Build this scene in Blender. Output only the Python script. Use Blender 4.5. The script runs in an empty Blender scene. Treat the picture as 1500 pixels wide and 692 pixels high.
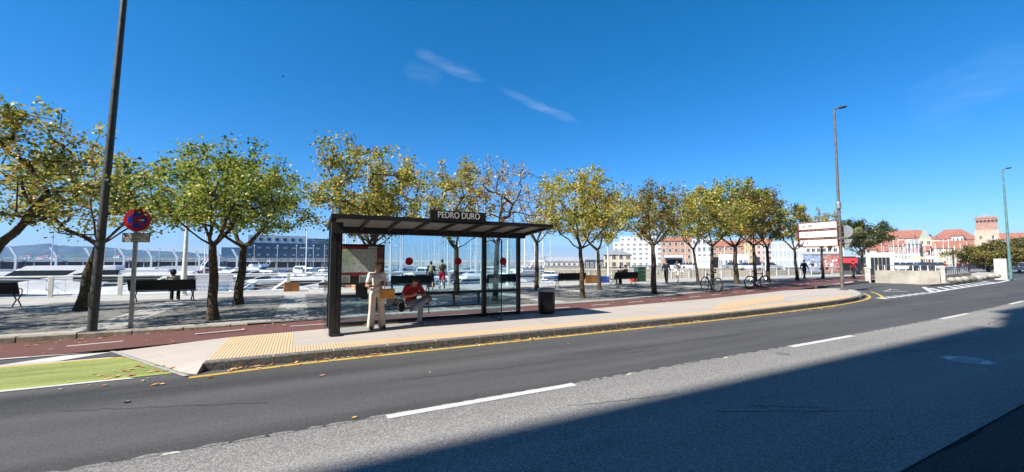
import bpy, bmesh, math, random
import numpy as np
from mathutils import Vector, Matrix, noise
R = math.radians
PI = math.pi
sc = bpy.context.scene
COL = sc.collection

# ------------------------------------------------------------------ camera
EYE = 1.8
YAW = R(62.384)          # angle between the street (+x) and the view
PITCH = R(3.588)
cd = bpy.data.cameras.new('camera'); cam = bpy.data.objects.new('camera', cd); COL.objects.link(cam)
cd.sensor_fit = 'HORIZONTAL'; cd.sensor_width = 36.0; cd.lens = 36*590/1500
cd.clip_start = 0.05; cd.clip_end = 20000
cam.location = (0, 0, EYE)
cam.rotation_euler = (PI/2 + PITCH, 0, YAW - PI/2)
sc.camera = cam

# ------------------------------------------------------------------ light
SUN_TO = Vector((-0.95, -0.17, 1.0)).normalized()      # towards the sun
SUN_EL = math.asin(SUN_TO.z); 
w = bpy.data.worlds.new('World'); sc.world = w; w.use_nodes = True
nt = w.node_tree; nt.nodes.clear()
wo = nt.nodes.new('ShaderNodeOutputWorld'); bg = nt.nodes.new('ShaderNodeBackground')
sky = nt.nodes.new('ShaderNodeTexSky'); sky.sky_type = 'NISHITA'; sky.sun_disc = False
sky.sun_elevation = SUN_EL; sky.sun_rotation = math.atan2(SUN_TO.x, SUN_TO.y)
sky.altitude = 0; sky.air_density = 0.85; sky.dust_density = 0.0; sky.ozone_density = 2.2
bg.inputs['Strength'].default_value = 0.106
hs = nt.nodes.new('ShaderNodeHueSaturation'); hs.inputs['Saturation'].default_value = 1.4
nt.links.new(sky.outputs[0], hs.inputs['Color'])
# two faint streaks of high cirrus, placed in the sky by direction
tc = nt.nodes.new('ShaderNodeTexCoord')
def wmath(op, a, b=None, c=None):
    n = nt.nodes.new('ShaderNodeMath'); n.operation = op
    for i, v in enumerate((a, b, c)):
        if v is None: continue
        if isinstance(v, (int, float)): n.inputs[i].default_value = v
        else: nt.links.new(v, n.inputs[i])
    return n.outputs[0]
def dotn(vec):
    n = nt.nodes.new('ShaderNodeVectorMath'); n.operation = 'DOT_PRODUCT'
    nt.links.new(tc.outputs['Generated'], n.inputs[0]); n.inputs[1].default_value = vec
    return n.outputs['Value']
def streak(d0, d1, width, amt):
    d0 = Vector(d0).normalized(); d1 = Vector(d1).normalized()
    mid = ((d0+d1)/2).normalized(); along = (d1-d0).normalized(); across = mid.cross(along).normalized()
    half = (d1-d0).length/2
    A = wmath('DIVIDE', dotn(along), half); B = wmath('DIVIDE', dotn(across), width)
    ns = nt.nodes.new('ShaderNodeTexNoise'); ns.inputs['Scale'].default_value = 9; ns.inputs['Detail'].default_value = 6
    mp = nt.nodes.new('ShaderNodeMapping'); mp.inputs['Scale'].default_value = (1, 1, 2.4)
    nt.links.new(tc.outputs['Generated'], mp.inputs[0]); nt.links.new(mp.outputs[0], ns.inputs[0])
    B2 = wmath('ADD', B, wmath('MULTIPLY', wmath('SUBTRACT', ns.outputs[0], 0.5), 2.2))
    r2 = wmath('ADD', wmath('POWER', wmath('ABSOLUTE', A), 3.0), wmath('MULTIPLY', B2, B2))
    m = wmath('MAXIMUM', wmath('SUBTRACT', 1.0, r2), 0.0)
    n5 = nt.nodes.new('ShaderNodeTexNoise'); n5.inputs['Scale'].default_value = 26; n5.inputs['Detail'].default_value = 8; n5.inputs['Roughness'].default_value = .7; m5 = nt.nodes.new('ShaderNodeMapping'); m5.inputs['Scale'].default_value = (.5, .5, 3.2); m5.inputs['Rotation'].default_value = (0, .45, 0); nt.links.new(tc.outputs['Generated'], m5.inputs[0]); nt.links.new(m5.outputs[0], n5.inputs[0])
    m = wmath('MULTIPLY', m, wmath('MULTIPLY', wmath('POWER', wmath('MULTIPLY', n5.outputs[0], 1.55), 2.6), amt*.75))
    front = wmath('GREATER_THAN', dotn(mid), 0.5)
    return wmath('MULTIPLY', m, front)
FV = Vector((math.cos(YAW)*math.cos(PITCH), math.sin(YAW)*math.cos(PITCH), math.sin(PITCH)))
RV = Vector((math.sin(YAW), -math.cos(YAW), 0)); UV = RV.cross(FV)
def bearing(px, py): return FV + (px-750)/590*RV + (346-py)/590*UV      # only for the sky's cirrus and the far town's bearings
cl = streak(bearing(605, 70), bearing(712, 122), 0.016, 0.14)
cl = wmath('ADD', cl, streak(bearing(728, 130), bearing(850, 182), 0.011, 0.16))
cl = wmath('ADD', cl, streak(bearing(590, 95), bearing(650, 115), 0.03, 0.05))
cl = wmath('ADD', cl, streak(bearing(1330, 190), bearing(1560, 60), 0.05, 0.06))
mx = nt.nodes.new('ShaderNodeMix'); mx.data_type = 'RGBA'
tn = nt.nodes.new('ShaderNodeMix'); tn.data_type = 'RGBA'; tn.blend_type = 'MULTIPLY'; tn.inputs['Factor'].default_value = 1; tn.inputs[7].default_value = (0.60, 1.0, 1.08, 1); nt.links.new(hs.outputs[0], tn.inputs[6])
sx = nt.nodes.new('ShaderNodeSeparateXYZ'); nt.links.new(tc.outputs['Generated'], sx.inputs[0])
tr_ = nt.nodes.new('ShaderNodeValToRGB'); tr_.color_ramp.elements[0].position = 0.0; tr_.color_ramp.elements[0].color = (0.66, 0.74, 0.98, 1)
tr_.color_ramp.elements[1].position = 0.55; tr_.color_ramp.elements[1].color = (0.56, 1.10, 1.04, 1); q_ = tr_.color_ramp.elements.new(0.22); q_.color = (0.58, 0.90, 1.03, 1)
nt.links.new(sx.outputs['Z'], tr_.inputs[0]); nt.links.new(tr_.outputs[0], tn.inputs[7])
nt.links.new(cl, mx.inputs['Factor']); nt.links.new(tn.outputs[2], mx.inputs[6]); mx.inputs[7].default_value = (7.5, 8.3, 9.2, 1)
nt.links.new(mx.outputs[2], bg.inputs['Color']); nt.links.new(bg.outputs[0], wo.inputs['Surface'])
sd = bpy.data.lights.new('sun', 'SUN'); sd.energy = 5.0; sd.angle = R(0.53); sd.color = (1.0, 0.955, 0.88)
so = bpy.data.objects.new('sun', sd); COL.objects.link(so); so.rotation_euler = SUN_TO.to_track_quat('Z', 'Y').to_euler()
sc.view_settings.view_transform = 'Standard'; sc.view_settings.look = 'None'
sc.view_settings.exposure = 0.76; sc.view_settings.gamma = 1
sc.cycles.max_bounces = 7; sc.cycles.transparent_max_bounces = 12; sc.cycles.volume_bounces = 0
sc.cycles.sample_clamp_indirect = 6

# ------------------------------------------------------------------ helpers
def spot(px, depth, z=0.0):
    """world point on a bearing at a depth along the view"""
    u = (px-750)/590*math.cos(PITCH)
    return Vector((depth*(math.cos(YAW)+u*math.sin(YAW)), depth*(math.sin(YAW)-u*math.cos(YAW)), z))

MATS = {}
def mat(name, col, rough=0.7, metal=0.0, var=0.0, scale=8.0, bump=0.0, bscale=None, col2=None, spec=0.4, detail=5, alpha=None):
    if name in MATS: return MATS[name]
    m = bpy.data.materials.new(name); m.use_nodes = True; t = m.node_tree; b = t.nodes['Principled BSDF']
    b.inputs['Roughness'].default_value = rough; b.inputs['Metallic'].default_value = metal
    b.inputs['Specular IOR Level'].default_value = spec
    c = (*col, 1)
    b.inputs['Base Color'].default_value = c
    g = t.nodes.new('ShaderNodeTexCoord')
    if var > 0 or col2:
        n = t.nodes.new('ShaderNodeTexNoise'); n.inputs['Scale'].default_value = scale; n.inputs['Detail'].default_value = detail
        n.inputs['Roughness'].default_value = 0.62
        t.links.new(g.outputs['Object'], n.inputs['Vector'])
        cr = t.nodes.new('ShaderNodeValToRGB')
        lo = tuple(max(0, x*(1-var)) for x in col); hi = tuple(min(1, x*(1+var)) for x in col)
        if col2: hi = col2; lo = col
        cr.color_ramp.elements[0].position = 0.34; cr.color_ramp.elements[1].position = 0.68
        cr.color_ramp.elements[0].color = (*lo, 1); cr.color_ramp.elements[1].color = (*hi, 1)
        t.links.new(n.outputs[0], cr.inputs[0]); t.links.new(cr.outputs[0], b.inputs['Base Color'])
    if bump > 0:
        n2 = t.nodes.new('ShaderNodeTexNoise'); n2.inputs['Scale'].default_value = bscale or scale*3; n2.inputs['Detail'].default_value = 4
        t.links.new(g.outputs['Object'], n2.inputs['Vector'])
        bp = t.nodes.new('ShaderNodeBump'); bp.inputs['Strength'].default_value = bump; bp.inputs['Distance'].default_value = 0.02
        t.links.new(n2.outputs[0], bp.inputs['Height']); t.links.new(bp.outputs[0], b.inputs['Normal'])
    MATS[name] = m
    return m

def nodes_of(m): return m.node_tree, m.node_tree.nodes['Principled BSDF']
def aggregate(name, dark, light, patch=0.15, fine=260, rough=0.85, speck=0.5, bump=0.5, wear_x=None, spec_=0.3, tracks=0.0):
    """road surfacing: stone specks, bigger patches, long tyre wear along the street"""
    m = bpy.data.materials.new(name); m.use_nodes = True; t, b = nodes_of(m)
    b.inputs['Roughness'].default_value = rough; b.inputs['Specular IOR Level'].default_value = spec_
    g = t.nodes.new('ShaderNodeTexCoord')
    v = t.nodes.new('ShaderNodeTexVoronoi'); v.inputs['Scale'].default_value = fine; t.links.new(g.outputs['Object'], v.inputs['Vector'])
    sep = t.nodes.new('ShaderNodeSeparateColor'); t.links.new(v.outputs['Color'], sep.inputs[0])
    n = t.nodes.new('ShaderNodeTexNoise'); n.inputs['Scale'].default_value = 0.7; n.inputs['Detail'].default_value = 8; n.inputs['Roughness'].default_value = 0.7
    mp = t.nodes.new('ShaderNodeMapping'); mp.inputs['Scale'].default_value = (0.22, 1.6, 1)
    t.links.new(g.outputs['Object'], mp.inputs[0]); t.links.new(mp.outputs[0], n.inputs['Vector'])
    n3 = t.nodes.new('ShaderNodeTexNoise'); n3.inputs['Scale'].default_value = 30; n3.inputs['Detail'].default_value = 4
    t.links.new(g.outputs['Object'], n3.inputs['Vector'])
    def mth(op, a, b_):
        q = t.nodes.new('ShaderNodeMath'); q.operation = op
        for i, x in enumerate((a, b_)):
            if isinstance(x, (int, float)): q.inputs[i].default_value = x
            else: t.links.new(x, q.inputs[i])
        return q.outputs[0]
    pw = mth('POWER', sep.outputs[0], 2.2)
    f = mth('ADD', mth('MULTIPLY', pw, speck), mth('MULTIPLY', mth('SUBTRACT', n.outputs[0], 0.5), patch*4))
    f = mth('ADD', f, mth('MULTIPLY', mth('SUBTRACT', n3.outputs[0], 0.5), 0.5))
    f = mth('ADD', f, 0.2)
    if tracks:
        mp2 = t.nodes.new('ShaderNodeMapping'); mp2.inputs['Scale'].default_value = (0.035, 1.15, 1); t.links.new(g.outputs['Object'], mp2.inputs[0])
        n6 = t.nodes.new('ShaderNodeTexNoise'); n6.inputs['Scale'].default_value = 1; n6.inputs['Detail'].default_value = 3; t.links.new(mp2.outputs[0], n6.inputs['Vector'])
        n7 = t.nodes.new('ShaderNodeTexNoise'); n7.inputs['Scale'].default_value = 0.55; n7.inputs['Detail'].default_value = 5; t.links.new(mp.outputs[0], n7.inputs['Vector'])
        st = mth('MAXIMUM', mth('SUBTRACT', n7.outputs[0], 0.60), 0.0)
        f = mth('ADD', f, mth('SUBTRACT', mth('MULTIPLY', mth('SUBTRACT', n6.outputs[0], 0.5), tracks), mth('MULTIPLY', st, 2.2)))
    cr = t.nodes.new('ShaderNodeValToRGB'); cr.color_ramp.elements[0].color = (*dark, 1); cr.color_ramp.elements[1].color = (*light, 1)
    t.links.new(f, cr.inputs[0]); t.links.new(cr.outputs[0], b.inputs['Base Color'])
    bp = t.nodes.new('ShaderNodeBump'); bp.inputs['Strength'].default_value = bump; bp.inputs['Distance'].default_value = 0.004
    t.links.new(sep.outputs[0], bp.inputs['Height']); t.links.new(bp.outputs[0], b.inputs['Normal'])
    MATS[name] = m; return m

def paving(name, c1, c2, mortar, sx, sy, msize=0.02, offset=0.5, rough=0.8, var=0.5, rot=0.0, big=0.25):
    m = bpy.data.materials.new(name); m.use_nodes = True; t, b = nodes_of(m)
    b.inputs['Roughness'].default_value = rough; b.inputs['Specular IOR Level'].default_value = 0.25
    g = t.nodes.new('ShaderNodeTexCoord'); mp = t.nodes.new('ShaderNodeMapping'); mp.inputs['Rotation'].default_value = (0, 0, rot)
    t.links.new(g.outputs['Object'], mp.inputs[0])
    br = t.nodes.new('ShaderNodeTexBrick'); br.offset = offset
    br.inputs['Scale'].default_value = 1; br.inputs['Brick Width'].default_value = sx; br.inputs['Row Height'].default_value = sy
    br.inputs['Mortar Size'].default_value = msize; br.inputs['Color1'].default_value = (*c1, 1); br.inputs['Color2'].default_value = (*c2, 1)
    br.inputs['Mortar'].default_value = (*mortar, 1); br.inputs['Mortar Smooth'].default_value = 0.3
    t.links.new(mp.outputs[0], br.inputs['Vector'])
    n = t.nodes.new('ShaderNodeTexNoise'); n.inputs['Scale'].default_value = 0.9; n.inputs['Detail'].default_value = 9; n.inputs['Roughness'].default_value = 0.7
    t.links.new(g.outputs['Object'], n.inputs['Vector'])
    ml = t.nodes.new('ShaderNodeMix'); ml.data_type = 'RGBA'; ml.blend_type = 'MULTIPLY'; ml.inputs['Factor'].default_value = 1
    cr = t.nodes.new('ShaderNodeValToRGB'); cr.color_ramp.elements[0].position = 0.3; cr.color_ramp.elements[1].position = 0.7
    cr.color_ramp.elements[0].color = (1-big, 1-big, 1-big*1.1, 1); cr.color_ramp.elements[1].color = (1, 1, 1, 1)
    t.links.new(n.outputs[0], cr.inputs[0]); t.links.new(br.outputs['Color'], ml.inputs[6]); t.links.new(cr.outputs[0], ml.inputs[7])
    t.links.new(ml.outputs[2], b.inputs['Base Color'])
    bp = t.nodes.new('ShaderNodeBump'); bp.inputs['Strength'].default_value = 0.4; bp.inputs['Distance'].default_value = 0.006; bp.invert = True
    t.links.new(br.outputs['Fac'], bp.inputs['Height']); t.links.new(bp.outputs[0], b.inputs['Normal'])
    MATS[name] = m; return m

def glass(name, tint=(0.75, 0.9, 0.92), clear=0.85, rough=0.03):
    m = bpy.data.materials.new(name); m.use_nodes = True; t = m.node_tree; t.nodes.clear()
    o = t.nodes.new('ShaderNodeOutputMaterial'); tr = t.nodes.new('ShaderNodeBsdfTransparent'); gl = t.nodes.new('ShaderNodeBsdfGlossy')
    lw = t.nodes.new('ShaderNodeLayerWeight'); pw = t.nodes.new('ShaderNodeMath'); pw.operation = 'POWER'; pw.inputs[1].default_value = 4; t.links.new(lw.outputs['Facing'], pw.inputs[0]); fr = t.nodes.new('ShaderNodeMath'); fr.operation = 'MULTIPLY_ADD'; fr.inputs[1].default_value = .5; fr.inputs[2].default_value = .035; t.links.new(pw.outputs[0], fr.inputs[0]); mix = t.nodes.new('ShaderNodeMixShader')
    tr.inputs[0].default_value = (*[clear*x for x in tint], 1); gl.inputs['Roughness'].default_value = rough
    t.links.new(fr.outputs[0], mix.inputs[0]); t.links.new(tr.outputs[0], mix.inputs[1]); t.links.new(gl.outputs[0], mix.inputs[2])
    t.links.new(mix.outputs[0], o.inputs[0]); MATS[name] = m; return m

def ao(n, s, r=None): pass
def tag(o, label=None, cat=None, group=None, kind=None):
    if label: o['label'] = label
    if cat: o['category'] = cat
    if group: o['group'] = group
    if kind: o['kind'] = kind
    return o
def thing(name, label, cat, loc=(0, 0, 0), rz=0.0, group=None):
    o = bpy.data.objects.new(name, None); COL.objects.link(o); o.location = loc; o.rotation_euler = (0, 0, rz)
    o.empty_display_size = 0.2
    return tag(o, label, cat, group)
def children(o, _c={}):
    return list(o.children)
def copy_tree(o, parent=None):
    c = o.copy(); COL.objects.link(c); c.parent = parent
    for ch in list(o.children): copy_tree(ch, c)
    return c

ORD = 'leftmost second third fourth fifth sixth seventh eighth ninth tenth eleventh twelfth thirteenth fourteenth fifteenth sixteenth seventeenth eighteenth nineteenth twentieth twenty-first twenty-second twenty-third twenty-fourth twenty-fifth'.split()
class MB:
    """collects simple shapes into one mesh"""
    def __init__(s): s.v = []; s.f = []; s.mi = []; s.cur = 0
    def add(s, vs, fs):
        k = len(s.v); s.v += [tuple(v) for v in vs]; s.f += [tuple(i+k for i in f) for f in fs]; s.mi += [s.cur]*len(fs); return s
    def box(s, c, d, rz=0.0, taper=1.0, M=None):
        x, y, z = d[0]/2, d[1]/2, d[2]/2; vs = []
        for sz in (-1, 1):
            k = taper if sz > 0 else 1
            for sx, sy in ((-1, -1), (1, -1), (1, 1), (-1, 1)): vs.append(Vector((sx*x*k, sy*y*k, sz*z)))
        rot = Matrix.Rotation(rz, 3, 'Z') if M is None else M
        vs = [rot @ v + Vector(c) for v in vs]
        return s.add(vs, [(0, 3, 2, 1), (4, 5, 6, 7), (0, 1, 5, 4), (1, 2, 6, 5), (2, 3, 7, 6), (3, 0, 4, 7)])
    def bb(s, x0, x1, y0, y1, z0, z1): return s.box(((x0+x1)/2, (y0+y1)/2, (z0+z1)/2), (x1-x0, y1-y0, z1-z0))
    def bevbox(s, c, d, b=0.01, rz=0.0):
        x, y, z = d[0]/2, d[1]/2, d[2]/2; rings = []
        for zz, ins in ((-z, b), (-z+b, 0), (z-b, 0), (z, b)):
            X, Y = x-ins, y-ins; r = []
            for sx, sy in ((-1, -1), (1, -1), (1, 1), (-1, 1)):
                if sx*sy > 0: r += [(sx*X, sy*(Y-b)), (sx*(X-b), sy*Y)]
                else: r += [(sx*(X-b), sy*Y), (sx*X, sy*(Y-b))]
            rings.append([(p[0], p[1], zz) for p in r])
        rot = Matrix.Rotation(rz, 3, 'Z'); vs = [rot @ Vector(p) + Vector(c) for r in rings for p in r]; fs = [tuple(range(7, -1, -1)), tuple(range(24, 32))]
        for i in range(3):
            for j in range(8): fs.append((i*8+j, i*8+(j+1) % 8, (i+1)*8+(j+1) % 8, (i+1)*8+j))
        return s.add(vs, fs)
    def tube(s, pts, rad, n=8, caps=True):
        pts = [Vector(p) for p in pts]
        if not isinstance(rad, (list, tuple)): rad = [rad]*len(pts)
        k = len(s.v); up = None; fs = []
        for i, p in enumerate(pts):
            d = (pts[min(i+1, len(pts)-1)]-pts[max(i-1, 0)]).normalized()
            if up is None: up = Vector((0, 0, 1)) if abs(d.z) < 0.9 else Vector((1, 0, 0))
            a = d.cross(up).normalized(); b_ = a.cross(d).normalized(); up = b_
            for j in range(n):
                t = 2*PI*j/n; s.v.append(tuple(p+(a*math.cos(t)+b_*math.sin(t))*rad[i]))
        for i in range(len(pts)-1):
            for j in range(n): fs.append((k+i*n+j, k+i*n+(j+1) % n, k+(i+1)*n+(j+1) % n, k+(i+1)*n+j))
        if caps: fs.append(tuple(k+j for j in range(n-1, -1, -1))); fs.append(tuple(k+(len(pts)-1)*n+j for j in range(n)))
        s.f += fs; s.mi += [s.cur]*len(fs); return s
    def lathe(s, prof, c=(0, 0, 0), n=20, M=None):
        vs = []; fs = []
        for r, z in prof:
            for j in range(n):
                p = Vector((r*math.cos(2*PI*j/n), r*math.sin(2*PI*j/n), z))
                if M is not None: p = M @ p
                vs.append(p+Vector(c))
        for i in range(len(prof)-1):
            for j in range(n): fs.append((i*n+j, i*n+(j+1) % n, (i+1)*n+(j+1) % n, (i+1)*n+j))
        if prof[0][0] > 1e-4: fs.append(tuple(range(n-1, -1, -1)))
        if prof[-1][0] > 1e-4: fs.append(tuple((len(prof)-1)*n+j for j in range(n)))
        return s.add(vs, fs)
    def prism(s, poly, z0, z1, M=None):
        n = len(poly); vs = [Vector((p[0], p[1], z0)) for p in poly]+[Vector((p[0], p[1], z1)) for p in poly]
        if M is not None: vs = [M @ v for v in vs]
        fs = [tuple(range(n-1, -1, -1)), tuple(range(n, 2*n))]+[(i, (i+1) % n, n+(i+1) % n, n+i) for i in range(n)]
        return s.add(vs, fs)
    def ell(s, c, r, n=12, m=8, M=None):
        prof = [(max(1e-5, math.sin(PI*i/m)), -math.cos(PI*i/m)) for i in range(m+1)]
        q = Matrix.Diagonal(Vector(r)); q = (M @ q) if M is not None else q
        return s.lathe(prof, c, n, q)
    def build(s, name, m, parent=None, smooth=False, loc=None, weld=False):
        me = bpy.data.meshes.new(name); me.from_pydata(s.v, [], s.f)
        ms = m if isinstance(m, (list, tuple)) else [m]
        for q in ms: me.materials.append(q)
        if len(ms) > 1: me.polygons.foreach_set('material_index', s.mi)
        bm = bmesh.new(); bm.from_mesh(me)
        if weld: bmesh.ops.remove_doubles(bm, verts=bm.verts, dist=0.0005)
        bmesh.ops.recalc_face_normals(bm, faces=bm.faces); bm.to_mesh(me); bm.free()
        if smooth: me.polygons.foreach_set('use_smooth', [True]*len(me.polygons)); me.set_sharp_from_angle(angle=R(38))
        me.update(); o = bpy.data.objects.new(name, me); COL.objects.link(o)
        if parent: o.parent = parent
        if loc: o.location = loc
        return o
def sheet(name, polys, z, m, **k):
    mb = MB()
    for p in polys:
        mb.add([(q[0], q[1], q[2] if len(q) > 2 else z) for q in p], [tuple(range(len(p)))])
    o = mb.build(name, m); me = o.data
    bm = bmesh.new(); bm.from_mesh(me)
    for f in bm.faces:
        if f.normal.z < 0: f.normal_flip()
    bm.to_mesh(me); bm.free()
    return tag(o, kind='structure', **k)
def strip(name, pts, w0, w1, z, m, **k):
    """ribbon along a polyline between offsets w0 and w1 to its left"""
    polys = []; n = len(pts); nn = []
    for i in range(n):
        a = Vector(pts[max(i-1, 0)][:2]); b = Vector(pts[min(i+1, n-1)][:2]); d = (b-a).normalized(); nn.append(Vector((-d.y, d.x)))
    for i in range(n-1):
        p, q = Vector(pts[i][:2]), Vector(pts[i+1][:2])
        polys.append([tuple(p+nn[i]*w0), tuple(q+nn[i+1]*w0), tuple(q+nn[i+1]*w1), tuple(p+nn[i]*w1)])
    return sheet(name, polys, z, m, **k)
def mound(x):            # the street bends slightly away to the right
    if x < 8: return 0.0
    if x < 30: return 0.0015*(x-8)**2
    return 0.726+0.066*(x-30)+0.0004*(x-30)**2
def along(x0, x1, y, step=2.0):
    n = max(1, int(abs(x1-x0)/step)); return [(x0+(x1-x0)*i/n, y+mound(x0+(x1-x0)*i/n)) for i in range(n+1)]

# ------------------------------------------------------------------ materials
dark_road = aggregate('dark_asphalt', (0.036, 0.035, 0.035), (0.165, 0.162, 0.158), 0.16, 190, speck=0.5, tracks=0.9)
light_road = aggregate('worn_asphalt', (0.10, 0.095, 0.09), (0.44, 0.42, 0.39), 0.10, 105, speck=0.75, bump=0.6, tracks=0.55)
gutter_road = aggregate('old_tarmac', (0.016, 0.016, 0.017), (0.11, 0.105, 0.10), 0.12, 80, speck=0.5, bump=0.9)
red_lane = aggregate('red_asphalt', (0.10, 0.042, 0.036), (0.22, 0.105, 0.09), 0.12, 160, speck=0.5)
green_paint = aggregate('green_paint', (0.16, 0.19, 0.055), (0.50, 0.54, 0.17), 0.5, 160, speck=0.45)
concrete = aggregate('platform_concrete', (0.35, 0.305, 0.265), (0.60, 0.535, 0.475), 0.22, 120, speck=0.4, bump=0.3)
kerb_mat = mat('kerb_stone', (0.15, 0.145, 0.135), 0.85, var=0.45, scale=14, bump=0.5)
white_paint = aggregate('white_road_paint', (0.42, 0.41, 0.39), (0.86, 0.85, 0.82), 0.2, 150, speck=0.3, bump=0.3)
yellow_paint = aggregate('yellow_road_paint', (0.42, 0.28, 0.045), (0.74, 0.54, 0.13), 0.3, 150, speck=0.3, bump=0.3)
plaza_pave = paving('plaza_setts', (0.22, 0.205, 0.185), (0.30, 0.28, 0.255), (0.12, 0.13, 0.12), 0.24, 0.12, 0.012, big=0.4)
quay_pave = paving('quay_slabs', (0.46, 0.43, 0.38), (0.52, 0.49, 0.43), (0.28, 0.26, 0.24), 0.8, 0.5, 0.012, big=0.25)
stone_wall = paving('quay_masonry', (0.36, 0.31, 0.24), (0.48, 0.42, 0.33), (0.25, 0.22, 0.18), 1.2, 0.5, 0.03, big=0.4)
near_pave = paving('near_pavement_slabs', (0.25, 0.24, 0.23), (0.29, 0.28, 0.26), (0.13, 0.13, 0.12), 0.4, 0.4, 0.01, offset=0.0)
steel_dark = mat('anthracite_steel', (0.035, 0.034, 0.034), 0.42, 0.3, var=0.25, scale=5)
steel_roof = mat('grey_roof_steel', (0.10, 0.096, 0.092), 0.5, 0.2, var=0.2, scale=4)
galv = mat('galvanised_steel', (0.42, 0.44, 0.46), 0.45, 0.6, var=0.25, scale=12)
lamp_grey = mat('lamp_grey', (0.085, 0.09, 0.09), 0.55, 0.35, var=0.35, scale=6)
lamp_green = mat('lamp_green_grey', (0.16, 0.30, 0.28), 0.5, 0.3, var=0.3, scale=4)
white_p = mat('white_paint', (0.80, 0.80, 0.78), 0.45, var=0.06, scale=5)
offwhite = mat('weathered_white', (0.68, 0.67, 0.63), 0.6, var=0.15, scale=5)
black_p = mat('black_iron', (0.012, 0.012, 0.013), 0.45, var=0.4, scale=20)
black_wood = mat('black_slats', (0.008, 0.008, 0.008), 0.7, var=0.4, scale=8)
red_sign = mat('red_enamel', (0.42, 0.012, 0.02), 0.35, var=0.08)
blue_sign = mat('blue_enamel', (0.012, 0.045, 0.32), 0.35, var=0.08)
brown_red = mat('brown_red_border', (0.20, 0.03, 0.025), 0.5, var=0.1)
bark = mat('bark', (0.028, 0.020, 0.013), 0.95, scale=11, bump=1.0, bscale=24, col2=(0.13, 0.10, 0.065))
rubber = mat('rubber', (0.02, 0.02, 0.02), 0.8)
chrome = mat('chrome', (0.6, 0.6, 0.6), 0.25, 1.0)
clear_glass = glass('clear_glass', (0.84, 0.95, 0.99), 0.96)
side_glass = glass('side_glass', (0.90, 0.97, 0.97), 0.93)
dark_glass = mat('dark_window_glass', (0.03, 0.04, 0.05), 0.08, 0.0, spec=0.8)
blue_glass = mat('blue_window_glass', (0.05, 0.09, 0.15), 0.1, 0.0, spec=0.8)
# ------------------------------------------------------------------ ground, water, roads
WATER = -2.3
q1 = spot(788, 100); q2 = spot(1125, 76)
far1 = spot(800, 330)
land = [(-700, -500), (1200, -500), (1200, 1400), (far1.x, far1.y), (q1.x, q1.y), (q2.x, q2.y), (62, 26.9), (-700, 26.9)]
g = MB(); g.add([(p[0], p[1], -0.03) for p in land], [tuple(range(8))])
for i in (3, 4, 5, 6):
    a, b = land[i], land[(i+1) % 8]
    g.add([(a[0], a[1], -0.031), (b[0], b[1], -0.031), (b[0], b[1], -6), (a[0], a[1], -6)], [(0, 1, 2, 3)])
land_m = mat('land', (0.20, 0.19, 0.165), 0.9, var=0.3, scale=0.2)
gl = g.build('ground', [land_m]); tag(gl, kind='structure')
# masonry face of the inner dock
g = MB()
for i in (3, 4, 5):
    a, b = Vector(land[i]).to_3d(), Vector(land[i+1]).to_3d(); d = (b-a).normalized(); nrm = Vector((d.y, -d.x, 0))
    L = (b-a).length
    M = Matrix((( d.x, nrm.x, 0), (d.y, nrm.y, 0), (0, 0, 1)))
    g.box((a+b)/2+Vector((0, 0, -1.6))-nrm*0.25*0, (L, 0.6, 3.7), M=M)
o = g.build('dock_wall', stone_wall); tag(o, 'long beige masonry dock wall on the far side of the marina basin', 'dock wall')
wm = bpy.data.materials.new('sea_water'); wm.use_nodes = True; t, b_ = nodes_of(wm)
b_.inputs['Base Color'].default_value = (0.018, 0.055, 0.085, 1); b_.inputs['Roughness'].default_value = 0.12; b_.inputs['Specular IOR Level'].default_value = 0.5
gg = t.nodes.new('ShaderNodeTexCoord'); nn = t.nodes.new('ShaderNodeTexNoise'); nn.inputs['Scale'].default_value = 1.6; nn.inputs['Detail'].default_value = 4
t.links.new(gg.outputs['Object'], nn.inputs['Vector']); bp = t.nodes.new('ShaderNodeBump'); bp.inputs['Strength'].default_value = 0.6; bp.inputs['Distance'].default_value = 0.12
t.links.new(nn.outputs[0], bp.inputs['Height']); t.links.new(bp.outputs[0], b_.inputs['Normal'])
sheet('sea', [[(-2650, -520), (3450, -520), (3450, 3750), (-2650, 3750)]], WATER, wm)

road_far = [(-60, -0.15), (0, 0), (8, 0)]
xs = [-80, -40, -10, 0, 8, 12, 16, 20, 24, 28, 32, 38, 44, 52, 62, 75, 95, 120]
edge = lambda off: [(x, off+mound(x)) for x in xs]
def ribbon(name, off0, off1, z, m, x0=-80, x1=120):
    X = [x0]+[x for x in xs if x0 < x < x1]+[x1]; polys = []
    for a, b in zip(X[:-1], X[1:]):
        polys.append([(a, off0+mound(a)), (b, off0+mound(b)), (b, off1+mound(b)), (a, off1+mound(a))])
    return sheet(name, polys, z, m)
ribbon('road', 4.95, 12.6, 0.0, dark_road)                          # the darker resurfaced lane
ribbon('near_lane', 1.62, 4.95, 0.004, light_road)
ribbon('road_edge', -0.35, 1.62, -0.004, gutter_road)
sheet('side_road', [[(24, 8.5), (60, 11.5), (60, 13.2), (43, 13.0), (43, 17), (33, 15.2), (28, 14.2), (24, 12.9)]], 0.004, aggregate('side_asphalt', (0.045, 0.045, 0.047), (0.17, 0.17, 0.17), 0.1, 160, speck=0.5))
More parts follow.
